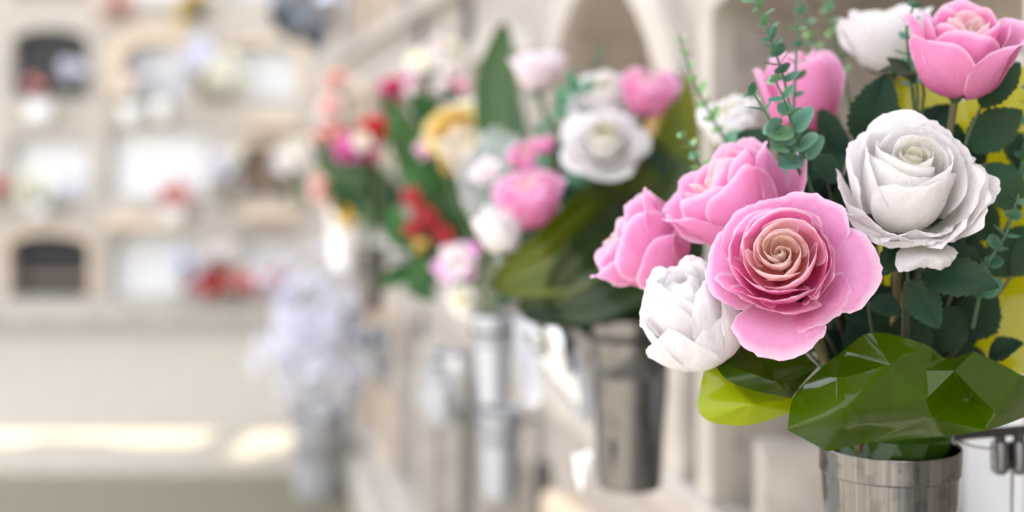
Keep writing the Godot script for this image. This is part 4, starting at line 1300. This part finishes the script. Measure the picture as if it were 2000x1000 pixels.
func build_middle() -> void:
	var c2 := P(1230, 617, 1.40)
	vase("second steel vase from the camera, holding pink and white roses", Vector3(c2.x, 1.196, c2.z), 0.0416, c2.y - 1.196, M.steel)
	ring_bracket("iron bracket ring round the second vase", Vector3(c2.x, c2.y - 0.02, c2.z), 0.0425, Vector3(c2.x + 0.16, c2.y - 0.02, c2.z - 0.02))
	var f := c2 + Vector3(0, -0.05, 0)
	var g := "roses of the second bouquet"
	var o := {"nu": 10, "nv": 9, "layers": CUP}
	var mk := func(label, x, y, d, ax, px, pal, sd, layers = CUP): rose(label, P(x, y, d), ax, px * d / FPX, f + Vector3(R(-0.015, 0.015), 0, R(-0.015, 0.015)), {"nu": 10, "nv": 9, "layers": layers, "pal": pal, "seed": sd, "ruf": 0.03}, g)
	mk.call("lower of two stacked white roses in the second bouquet", 1178, 275, 1.34, Vector3(0.0, 0.6, 0.75), 80, WHITE, 101, OPEN)
	mk.call("upper of two stacked white roses in the second bouquet", 1180, 190, 1.40, Vector3(-0.1, 0.7, 0.6), 74, WHITE, 102, OPEN)
	mk.call("pink rose at the upper right of the second bouquet", 1264, 195, 1.37, Vector3(0.1, 0.9, 0.35), 70, PINK, 103)
	mk.call("long pink rose hanging over the left of the second bouquet", 1040, 408, 1.34, Vector3(-0.15, 0.92, 0.32), 86, PINK, 104)
	mk.call("white rose below the long pink rose of the second bouquet", 982, 470, 1.34, Vector3(-0.1, 0.92, 0.3), 76, WHITE, 105, BUD)
	mk.call("blush white bud standing highest in the second bouquet", 1052, 150, 1.46, Vector3(-0.1, 0.98, 0.1), 66, PALE, 106, CUP)
	mk.call("pink rose half hidden above the long pink one", 1035, 318, 1.40, Vector3(-0.3, 0.8, 0.5), 48, PINK, 111)
	mk.call("white rose low beneath the upper pink rose", 1095, 470, 1.40, Vector3(-0.1, 0.5, 0.8), 40, WHITE, 112)
	mk.call("small pink bud beside the clear wrap", 1070, 290, 1.36, Vector3(-0.2, 0.9, 0.2), 28, PINK, 107, BUD)
	mk.call("little pink bud half hidden left of the white pair", 1112, 225, 1.42, Vector3(-0.6, 0.6, 0.3), 30, PINK, 108, BUD)
	var lg := [Color(0.05, 0.13, 0.01), Color(0.06, 0.15, 0.012)]
	broad_leaf("wide dark green leaf sweeping under the second bouquet", [P(1310, 300, 1.42), P(1200, 430, 1.34), P(1080, 515, 1.31), P(960, 560, 1.33)], 0.042, [Color(0.04, 0.085, 0.004), Color(0.13, 0.15, 0.002)], Vector3(-0.1, 0.15, 1), {"fold": 0.35, "shape": Vector2(0.7, 0.5)})
	broad_leaf("dark green leaf hanging in front of the second vase rim", [P(1340, 430, 1.40), P(1250, 490, 1.31), P(1150, 550, 1.28), P(1070, 600, 1.31)], 0.05, [Color(0.012, 0.03, 0.006), Color(0.02, 0.045, 0.006)], Vector3(0, 0.3, 1), {"fold": 0.2, "shape": Vector2(0.9, 0.5)})
	broad_leaf("darkest broad leaf lying over the front of the second vase", [P(1320, 540, 1.39), P(1220, 560, 1.33), P(1120, 585, 1.32), P(1010, 600, 1.34)], 0.032, [Color(0.015, 0.035, 0.012), Color(0.02, 0.05, 0.015)], Vector3(0, 0.3, 1), {"fold": 0.2, "shape": Vector2(0.9, 0.4)})
	var ib := MB.new()
	ib.tube([P(1386, 520, 1.62), P(1386, 200, 1.62), P(1388, -120, 1.62)], 0.0045, 0.0045, 8)
	tag(obj("iron_rod", ib, M.iron), "thin dark iron rod upright at the edge of the arched niche", "rod")
	broad_leaf("yellow green leaf upright behind the second bouquet's pink rose", [P(1290, 520, 1.48), P(1318, 330, 1.50), P(1330, 230, 1.50), P(1330, 140, 1.50)], 0.028, [Color(0.07, 0.12, 0.004), Color(0.20, 0.21, 0.005)], Vector3(-0.3, 0.1, 1), {"fold": 0.2, "shape": Vector2(0.9, 0.5)})
	broad_leaf("dark leaf leaning right above the second vase", [P(1230, 600, 1.40), P(1290, 440, 1.41), P(1290, 330, 1.42), P(1280, 270, 1.42)], 0.03, [LEAF_D, Color(0.05, 0.10, 0.02)], Vector3(-0.2, 0.2, 1))
	broad_leaf("tall dark green leaf standing behind the blush bud", [P(1010, 400, 1.80), P(985, 280, 1.84), P(968, 170, 1.86), P(985, 40, 1.88)], 0.034, [Color(0.03, 0.09, 0.025), Color(0.06, 0.14, 0.03)], Vector3(-0.2, 0.1, 1), {"fold": 0.15, "shape": Vector2(0.8, 0.6)})
	var euc := [Color(0.05, 0.16, 0.10), Color(0.07, 0.19, 0.12), Color(0.10, 0.22, 0.12)]
	var gg := "eucalyptus sprigs in the second bouquet"
	sprig("feathery eucalyptus under the blush bud", [P(1180, 560, 1.40), P(1110, 360, 1.40), P(1085, 250, 1.40), P(1040, 180, 1.42)], 0.0075, 11, euc, {"seed": 51, "from": 0.25, "group": gg})
	sprig("eucalyptus twig rising between blush bud and white pair", [P(1170, 560, 1.42), P(1130, 300, 1.43), P(1140, 190, 1.44), P(1180, 90, 1.45)], 0.0072, 11, euc, {"seed": 52, "from": 0.3, "group": gg})
	sprig("eucalyptus twig drooping beside the long pink rose", [P(1180, 560, 1.38), P(1120, 420, 1.37), P(1090, 330, 1.37), P(1075, 250, 1.37)], 0.0075, 10, euc, {"seed": 53, "from": 0.2, "group": gg})
	sprig("eucalyptus low in the dark middle of the second bouquet", [P(1190, 600, 1.38), P(1140, 480, 1.36), P(1120, 400, 1.36), P(1150, 340, 1.36)], 0.0078, 9, euc, {"seed": 54, "from": 0.2, "group": gg})
	sprig("eucalyptus spreading over the second vase rim", [P(1210, 640, 1.40), P(1180, 590, 1.35), P(1130, 580, 1.34), P(1080, 590, 1.34)], 0.0078, 8, [Color(0.03, 0.09, 0.06), Color(0.02, 0.06, 0.04)], {"seed": 55, "from": 0.2, "group": gg})
	film_cone("clear film cone with pale blue gleam beside the long pink rose", "film_wrap", P(985, 520, 1.42), P(935, 265, 1.42), 0.042, M.film, {"seed": 7})
	flower("mauve bloom inside the clear film cone", "lily", "flower", P(955, 350, 1.43), Vector3(-0.2, 0.8, 0.5), 0.022, P(985, 510, 1.42), PALE, 16)
	film_cone("crumpled silver foil hanging left of the second vase", "foil_wrap", P(1150, 830, 1.50), P(1075, 640, 1.52), 0.030, M.foil, {"seed": 17})
	film_cone("white paper twist at the foot of the second vase", "paper_twist", P(1135, 960, 1.36), P(1140, 890, 1.36), 0.010, M.ceramic, {"seed": 18})
	var rb := MB.new()
	rb.col = Color(0.60, 0.60, 0.64)
	rb.blade(P(1020, 610, 1.62), P(1040, 800, 1.60), Vector3(0.2, 0, 1), 0.014, 0.05, 0.2, Vector2(0.8, 0.3), 0.0, 6, 14, null, 0.02, 1.0)
	tag(obj("ribbon", rb, M.ribbon), "white satin ribbon hanging beside the silver foil", "ribbon")
	# things standing on the sill of the niche behind the near vase
	var pc := P(1425, 930, 1.68)
	vase("grey zinc pot on the niche sill behind the green wrap", Vector3(pc.x, 1.1275, pc.z), 0.034, 0.13, M.zinc, {"called": "zinc_pot", "bottom": 0.92, "group": " "})
	var bx := MB.new()
	var bc := P(1545, 970, 1.50)
	bevel_box(bx, Vector3(bc.x - 0.034, 1.1275, bc.z - 0.03), Vector3(bc.x + 0.034, 1.215, bc.z + 0.03), 0.004)
	tag(obj("stone_planter", bx, M.ledge_stone), "small grey brown planter on the niche sill behind the nearest vase", "planter")
	leaf_cluster("dense dark leaves deep inside the second bouquet", f, 1020, 1290, 320, 590, 1.39, 1.46, 60, 0.042, [LEAF_D, Color(0.03, 0.09, 0.045)], 131)
	leaf_cluster("small bright leaves sprinkled round the white pair", f, 1060, 1160, 180, 420, 1.36, 1.42, 40, 0.02, [Color(0.03, 0.12, 0.06), Color(0.08, 0.22, 0.12)], 132)


func build_far() -> void:
	# third bouquet
	var c3 := P(965, 615, 1.82)
	vase("slim zinc vase hanging third along the wall", Vector3(c3.x, 1.196, c3.z), 0.028, c3.y - 1.196, M.zinc)
	var f3 := c3 + Vector3(0, -0.03, 0)
	var g := "flowers of the third bouquet"
	rng.seed = 71
	rose("yellow rose above the clear film cone", P(885, 250, 1.90), Vector3(-0.2, 0.6, 0.75), 54 * 1.95 / FPX, f3, {"nu": 8, "nv": 8, "pal": YELLOW, "seed": 201}, g)
	rose("small yellow rose just under the larger yellow one", P(888, 322, 1.90), Vector3(-0.2, 0.4, 0.85), 30 * 1.95 / FPX, f3, {"nu": 8, "nv": 8, "pal": YELLOW, "seed": 202, "layers": CUP}, g)
	flower("white daisy touching the yellow rose", "daisy", "flower", P(912, 218, 1.97), Vector3(0, 0.5, 0.8), 0.019, f3, WHITE, 20, 1.5, g)
	flower("mauve pink lily left of the yellow rose", "lily", "flower", P(842, 296, 1.97), Vector3(-0.5, 0.5, 0.6), 0.026, f3, {"heart": PALE.heart, "body": MAGENTA.outer, "outer": PALE.outer}, 12, 1.2, g)
	flower("pink lily low beneath the red bow", "lily", "flower", P(900, 520, 1.86), Vector3(-0.3, 0.5, 0.8), 0.036, f3, {"heart": PALE.heart, "body": PALE.body, "outer": MAGENTA.outer}, 14, 1.3, g)
	flower("white carnation below the pink lily", "carnation", "flower", P(905, 585, 1.9), Vector3(-0.4, 0.1, 0.9), 0.024, f3, WHITE, 22, 1.5, g)
	# red bow ribbon
	for q in [["red satin bow loops over the dark leaf", [[838, 428, 24], [866, 462, 26], [806, 448, 20], [830, 486, 14], [882, 492, 18], [805, 384, 22], [822, 412, 18]]]]:
		var at := P(835, 440, 1.98)
		var root := thing("ribbon_bow", q[0], "ribbon", at)
		for e in q[1]:
			var mb := MB.new()
			mb.col = Color(0.30, 0.002, 0.006)
			var c := P(e[0], e[1], 1.98) - at
			var r: float = e[2] * 1.98 / FPX
			for k in 5:
				var a := TAU * k / 5 + R(-0.3, 0.3)
				mb.blade(c, c + Vector3(cos(a), sin(a), R(-0.3, 0.6)) * r, Vector3(0, 0.3, 1), r * 0.45, 0.4, 0.2, Vector2(1.2, 0.5), 0.0, 5, 8)
			obj("loop", mb, M.ribbon, root)
	bunch("lime green leaves tucked under the red bow", P(842, 505, 1.96), 0.024, [YELLOW], 2, 0.012, P(870, 560, 1.96), {"leaves": 9, "seed": 73, "called": "leaf_tuft", "category": "leaves"})
	broad_leaf("long dark leaf slanting behind the red bow", [P(920, 560, 2.02), P(880, 450, 2.02), P(835, 350, 2.03), P(790, 230, 2.05)], 0.036, [Color(0.04, 0.10, 0.015), Color(0.06, 0.14, 0.02)], Vector3(-0.2, 0.2, 1), {"fold": 0.15})
	broad_leaf("dark green leaf behind the mauve lily", [P(860, 420, 2.3), P(820, 320, 2.3), P(780, 240, 2.3), P(750, 180, 2.3)], 0.036, [Color(0.025, 0.07, 0.02), Color(0.05, 0.12, 0.02)], Vector3(-0.2, 0.1, 1), {"fold": 0.1})
	# fourth bouquet
	var c4 := P(722, 480, 2.75)
	vase("dark steel vase hanging fourth along the wall", Vector3(c4.x, 1.196, c4.z), 0.034, 0.12, M.steel)
	var f4 := Vector3(c4.x, 1.28, c4.z)
	g = "flowers of the fourth bouquet"
	flower("red carnation highest over the fourth vase", "carnation", "flower", P(768, 178, 2.55), Vector3(0, 0.7, 0.6), 0.028, f4, {"heart": RED.heart, "body": MAGENTA.heart, "outer": RED.outer}, 26, 1.5, g)
	flower("dark pink carnation right beside the highest red one", "carnation", "flower", P(806, 160, 2.55), Vector3(0, 0.7, 0.6), 0.018, f4, MAGENTA, 20, 1.5, g)
	bunch("pale lilac and white blossoms above the mauve lily", P(848, 140, 2.5), 0.045, [PALE, WHITE, PALE, WHITE], 9, 0.024, P(860, 420, 2.5), {"seed": 75, "leaves": 5, "tall": 1.5})
	bunch("small white blossoms low beside the tall dark leaf", P(838, 222, 2.4), 0.022, [PALE, WHITE], 4, 0.018, P(860, 420, 2.4), {"seed": 76, "leaves": 2})
	flower("scarlet gladiolus bloom, topmost at the far end of the row", "gladiolus", "flower", P(660, 165, 3.0), Vector3(-0.3, 0.8, 0.5), 0.034, f4, CORAL, 18, 1.3, g)
	flower("blush gladiolus bloom under the scarlet one", "gladiolus", "flower", P(652, 215, 3.0), Vector3(-0.4, 0.5, 0.7), 0.036, f4, {"heart": CORAL.outer, "body": CORAL.outer, "outer": PALE.body}, 18, 1.3, g)
	flower("red gladiolus bloom low on the left", "gladiolus", "flower", P(662, 262, 3.0), Vector3(-0.2, 0.3, 0.9), 0.032, f4, {"heart": CORAL.body, "body": CORAL.heart, "outer": RED.outer}, 18, 1.3, g)
	flower("cream bloom on the left of the fourth bouquet", "gladiolus", "flower", P(632, 268, 3.0), Vector3(-0.6, 0.3, 0.7), 0.026, f4, {"heart": CORAL.outer, "body": CORAL.outer, "outer": CORAL.outer}, 18, 1.3, g)
	flower("red flower between white and magenta blooms", "carnation", "flower", P(728, 258, 2.9), Vector3(0, 0.6, 0.7), 0.036, f4, RED, 26, 1.5, g)
	flower("white flower in the middle of the fourth bouquet", "carnation", "flower", P(708, 280, 2.82), Vector3(0, 0.5, 0.8), 0.022, f4, WHITE, 22, 1.5, g)
	flower("magenta flower low on the fourth bouquet", "carnation", "flower", P(682, 298, 2.85), Vector3(-0.2, 0.3, 0.9), 0.036, f4, MAGENTA, 26, 1.5, g)
	flower("crimson flower right of the magenta one", "carnation", "flower", P(722, 310, 2.85), Vector3(0.2, 0.2, 0.9), 0.028, f4, {"heart": RED.heart, "body": MAGENTA.heart, "outer": RED.outer}, 24, 1.5, g)
	flower("white daisy at the right of the fourth bouquet", "daisy", "flower", P(756, 315, 2.8), Vector3(0.3, 0.3, 0.9), 0.022, f4, WHITE, 22, 1.5, g)
	broad_leaf("dark green leaf lying across the fourth bouquet", [P(770, 370, 2.85), P(720, 350, 2.8), P(660, 340, 2.8), P(615, 310, 2.82)], 0.034, [Color(0.015, 0.045, 0.015), Color(0.05, 0.13, 0.02)], Vector3(0, 0.4, 1), {"fold": 0.1})
	broad_leaf("dark leaf hanging right of the fourth vase", [P(700, 340, 2.85), P(740, 380, 2.8), P(750, 410, 2.8), P(745, 450, 2.8)], 0.034, [Color(0.012, 0.035, 0.012), Color(0.02, 0.05, 0.02)], Vector3(0, 0.4, 1))
	# fifth, farthest of the row
	var g5 := "flowers of the fifth bouquet"
	var c5 := P(672, 430, 3.6)
	vase("white ceramic vase standing at the far end of the row", Vector3(c5.x, 1.196, c5.z), 0.042, 0.14, M.ceramic, {"bottom": 0.8})
	var f5 := Vector3(c5.x, 1.30, c5.z)
	flower("peach rose cluster in the white ceramic vase", "carnation", "flower", P(640, 375, 3.6), Vector3(-0.2, 0.5, 0.8), 0.05, f5, {"heart": CORAL.body, "body": CORAL.outer, "outer": CORAL.outer}, 26, 1.5, g5)
	flower("cream carnation right of the peach cluster", "carnation", "flower", P(662, 395, 3.55), Vector3(0.1, 0.5, 0.8), 0.034, f5, {"heart": YELLOW.outer, "body": YELLOW.outer, "outer": CORAL.outer}, 24, 1.5, g5)
	flower("bright yellow carnation at the rim of the white vase", "carnation", "flower", P(676, 422, 3.5), Vector3(0.1, 0.4, 0.9), 0.034, f5, {"heart": YELLOW.heart, "body": YELLOW.heart, "outer": YELLOW.body}, 24, 1.5, g5)
	bunch("pale blue white blossoms left of the fifth bouquet", P(585, 318, 4.4), 0.055, [WHITE, PALE], 9, 0.035, P(600, 420, 4.4), {"seed": 81, "leaves": 3, "tall": 1.4})
	leaf_cluster("mixed dark leaves filling the third bouquet", f3, 790, 950, 230, 560, 2.0, 2.1, 40, 0.06, [Color(0.015, 0.05, 0.015), Color(0.04, 0.12, 0.03)], 133)
	leaf_cluster("mixed dark leaves filling the fourth bouquet", f4, 665, 790, 260, 430, 2.9, 3.05, 24, 0.06, [Color(0.012, 0.04, 0.015), Color(0.04, 0.11, 0.03)], 134)
	bunch("pink and white blossoms low between bow and mauve lily", P(870, 420, 2.1), 0.035, [PALE, MAGENTA, WHITE], 7, 0.018, P(890, 560, 2.1), {"seed": 77, "leaves": 4})
	bunch("white and blush blossoms behind the yellow rose", P(880, 190, 2.2), 0.04, [WHITE, PALE, PINK], 8, 0.020, P(880, 420, 2.2), {"seed": 78, "leaves": 4, "tall": 1.3})
	# big lilac bunch in an urn at the foot of the wall
	var at := P(617, 655, 6.0)
	rng.seed = 91
	var bk := P(622, 800, 6.0)
	vase("pale grey stone urn under the big lilac white bunch", Vector3(bk.x, 0.001, bk.z), 0.12, bk.y - 0.02, M.urn, {"called": "stone_urn", "bottom": 0.8, "group": " "})
	var lroot := thing("lilac_bunch", "big wispy bunch of lilac white blossoms at the foot of the wall", "flowers", bk)
	var LIL := {"heart": [Color(0.70, 0.69, 0.77), Color(0.78, 0.77, 0.85), Color(0.85, 0.85, 0.88)], "body": [Color(0.72, 0.71, 0.81), Color(0.80, 0.79, 0.86), Color(0.86, 0.86, 0.89)], "outer": [Color(0.78, 0.77, 0.85), Color(0.85, 0.84, 0.89), Color(0.89, 0.89, 0.91)]}
	for k in 190:
		var dir := Vector3(rng.randfn(0, 0.5), rng.randfn(0, 0.5), rng.randfn(0, 0.5)).limit_length(1.2)
		var c := at - bk + dir * Vector3(0.235, 0.30, 0.18)
		var mb := MB.new()
		blossom(mb, Vector3.ZERO, dir + Vector3(0, 0.3, 0.4), R(0.028, 0.05), LIL, 12, 1.6)
		obj("blossom", mb, M.soft, lroot, Transform3D(Basis(), c))
	var sb := MB.new()
	sb.col = Color(0.20, 0.24, 0.18)
	for k in 24:
		sb.tube([Vector3(R(-0.03, 0.03), -0.1, R(-0.03, 0.03)), (at - bk) + Vector3(R(-0.16, 0.16), R(-0.1, 0.3), R(-0.14, 0.14))], 0.003, 0.002, 5)
	obj("stems", sb, M.stem, lroot)
	# film bunch hanging from the high ledge
	var hp := P(640, 30, 4.2)
	film_cone("grey blue film wrap hanging high on the niche wall", "film_wrap", P(700, -60, 4.3), P(585, 35, 4.1), 0.10, M.foil, {"seed": 27})
	# vases hung low on the wall
	for q in [[745, 690, 3.3, "low vase nearest to the lilac bunch"], [850, 800, 2.6, "low vase under the third bouquet"]]:
		var x: float = 0.576 - 0.1951 * q[2] - 0.09
		var y: float = EYE + (HORIZON - q[1]) / FPX * q[2]
		var c := Vector3(x, y, -q[2])
		vase(q[3] + ", hung on the wall", c - Vector3(0, 0.16, 0), 0.042, 0.16, M.zinc, {"group": "vases hung low on the niche wall"})
		ring_bracket("bracket of the " + q[3], c - Vector3(0, 0.02, 0), 0.043, c + Vector3(0.09, -0.02, -0.017))
	film_cone("silver film round the low vase nearest to the lilac bunch", "film_wrap", P(750, 760, 3.25), P(720, 660, 3.2), 0.05, M.foil, {"seed": 61})
	film_cone("clear film hanging from the low vase under the third bouquet", "film_wrap", P(845, 830, 2.55), P(825, 740, 2.5), 0.035, M.film, {"seed": 62})
	film_cone("bluish foil twist low on the wall left of the second vase", "film_wrap", P(905, 800, 2.2), P(895, 700, 2.2), 0.022, M.foil, {"seed": 63})
	for q in [[1.68, 0.42, 0.95, "dark polished strip between two low niches"], [2.52, 0.42, 0.95, "second dark polished strip, farther along the low niches"], [3.37, 0.42, 1.0, "third dark polished strip, next to the lilac bunch"], [2.52, 1.3, 1.85, "dark polished strip above the slim zinc vase"], [3.37, 1.3, 1.85, "dark polished strip behind the red carnations"]]:
		var pb := MB.new()
		bevel_box(pb, Vector3(-q[0] - 0.03, q[1], 0.001), Vector3(-q[0] + 0.03, q[2], 0.02), 0.003)
		var st: Node3D = tag(obj("steel_batten", pb, M.dark_steel), q[3], "steel batten", "dark strips on the niche wall")
		st.transform = Transform3D(Basis(Vector3(0.1915, 0, 0.9815), Vector3.UP, Vector3(-0.9815, 0, 0.1915)), Vector3(0.386, 0, -0.89))
	# brackets of the other vases in the row
	ring_bracket("bracket ring round the slim zinc vase", Vector3(c3.x, c3.y - 0.02, c3.z), 0.029, Vector3(0.576 - 0.1951 * 1.82, c3.y - 0.02, c3.z - 0.02))
	ring_bracket("bracket ring round the dark fourth vase", Vector3(c4.x, 1.296, c4.z), 0.035, Vector3(0.576 - 0.1951 * 2.75, 1.296, c4.z - 0.02))
	ring_bracket("bracket ring round the white ceramic vase", Vector3(c5.x, 1.30, c5.z), 0.042, Vector3(0.576 - 0.1951 * 3.6, 1.30, c5.z - 0.02))


func build_opposite() -> void:
	var at := func(x: float, y: float, out := 0.12): return Vector3((x - 1000.0) / 248.0, EYE + (HORIZON - y) / 248.0, -11.2 + out)
	var LIL := {"heart": [Color(0.68, 0.67, 0.77), Color(0.76, 0.75, 0.84), Color(0.83, 0.83, 0.88)], "body": [Color(0.70, 0.69, 0.80), Color(0.78, 0.77, 0.86), Color(0.84, 0.84, 0.89)], "outer": [Color(0.72, 0.72, 0.82), Color(0.80, 0.80, 0.88), Color(0.87, 0.87, 0.90)]}
	var list := [
		["lilac ball of blossoms in the upper left dark niche", 150, 142, 0.07, [LIL], 9, 0.055, 150, 195],
		["dull red flowers in the upper left dark niche", 85, 172, 0.08, [RED, CORAL], 6, 0.045, 85, 200],
		["lilac bunch at the corner of the upper arched niche", 395, 112, 0.13, [LIL], 12, 0.08, 400, 200],
		["bright white bunch beside the upper lilac bunch", 448, 148, 0.12, [WHITE], 12, 0.09, 440, 205],
		["cream flowers at the left of the upper arched niche", 262, 175, 0.10, [WHITE, CORAL], 9, 0.06, 270, 205],
		["white flowers on the sill of the middle left niche", 85, 372, 0.12, [WHITE], 12, 0.08, 85, 410],
		["blue grey flowers right of the middle white ones", 130, 378, 0.08, [LIL], 7, 0.05, 130, 410],
		["reddish flowers cut by the left edge of the picture", 0, 368, 0.09, [RED, CORAL], 8, 0.05, 5, 410],
		["red flower row before the bright middle slab", 345, 380, 0.12, [RED, CORAL], 12, 0.05, 345, 410],
		["white lilac bunch left of the brown niche", 445, 330, 0.16, [WHITE, LIL, PALE], 14, 0.075, 450, 415],
		["pale blue bunch right of the brown niche", 575, 320, 0.12, [WHITE, LIL], 12, 0.075, 570, 410],
		["blue grey bunch before the lowest white slab", 365, 520, 0.12, [LIL], 10, 0.06, 370, 590],
		["red bunch before the lowest white slab", 412, 548, 0.12, [RED], 10, 0.065, 415, 595],
		["white bunch above the lowest red flowers", 445, 505, 0.13, [WHITE, PALE], 11, 0.065, 440, 590],
		["coral red bunch right of the lowest white bunch", 475, 550, 0.10, [CORAL, RED], 9, 0.06, 470, 595],
		["dark red bunch beside the lilac white bunch", 545, 555, 0.13, [RED], 10, 0.06, 545, 600],
		["peach flowers at the top edge of the end wall", 235, 15, 0.12, [CORAL], 9, 0.07, 235, 40],
		["yellow white flowers at the top edge of the end wall", 390, 15, 0.14, [YELLOW, WHITE], 11, 0.07, 390, 45],
	]
	var k := 300
	for q in list:
		k += 1
		bunch(q[0], at.call(q[1], q[2]), q[3], q[4], q[5], q[6], at.call(q[7], q[8], 0.1), {"seed": k, "leaves": 5, "group": "bunches along the end wall", "category": "flowers"})
	# pots that hold them
	for q in [["white pot under the dull red flowers", 85, 240, 0.10, 0.16], ["white pot under the cream flowers", 262, 240, 0.08, 0.14], ["white jar in the middle of the upper arched niche", 320, 235, 0.07, 0.15], ["white vase in the middle left niche", 85, 418, 0.08, 0.10], ["pale pot of the row of red flowers", 345, 418, 0.08, 0.06]]:
		var b: Vector3 = at.call(q[1], q[2], 0.1)
		vase(q[0], b, q[3], q[4], M.ceramic, {"called": "flower_pot", "bottom": 0.8, "group": "pots along the end wall"})
	for q in [["peach sill stone under the upper right niche", 540, 250, 0.20], ["peach sill stone under the brown niche", 530, 425, 0.22], ["beige sill stone above the lowest white slab", 290, 445, 0.3]]:
		var b: Vector3 = at.call(q[1], q[2], 0.0)
		var mb := MB.new()
		bevel_box(mb, Vector3(b.x - q[3], b.y, b.z), Vector3(b.x + q[3], b.y + 0.09, b.z + 0.16), 0.01)
		tag(obj("sill_stone", mb, M.sandstone), q[0], "sill", "sill stones on the end wall")
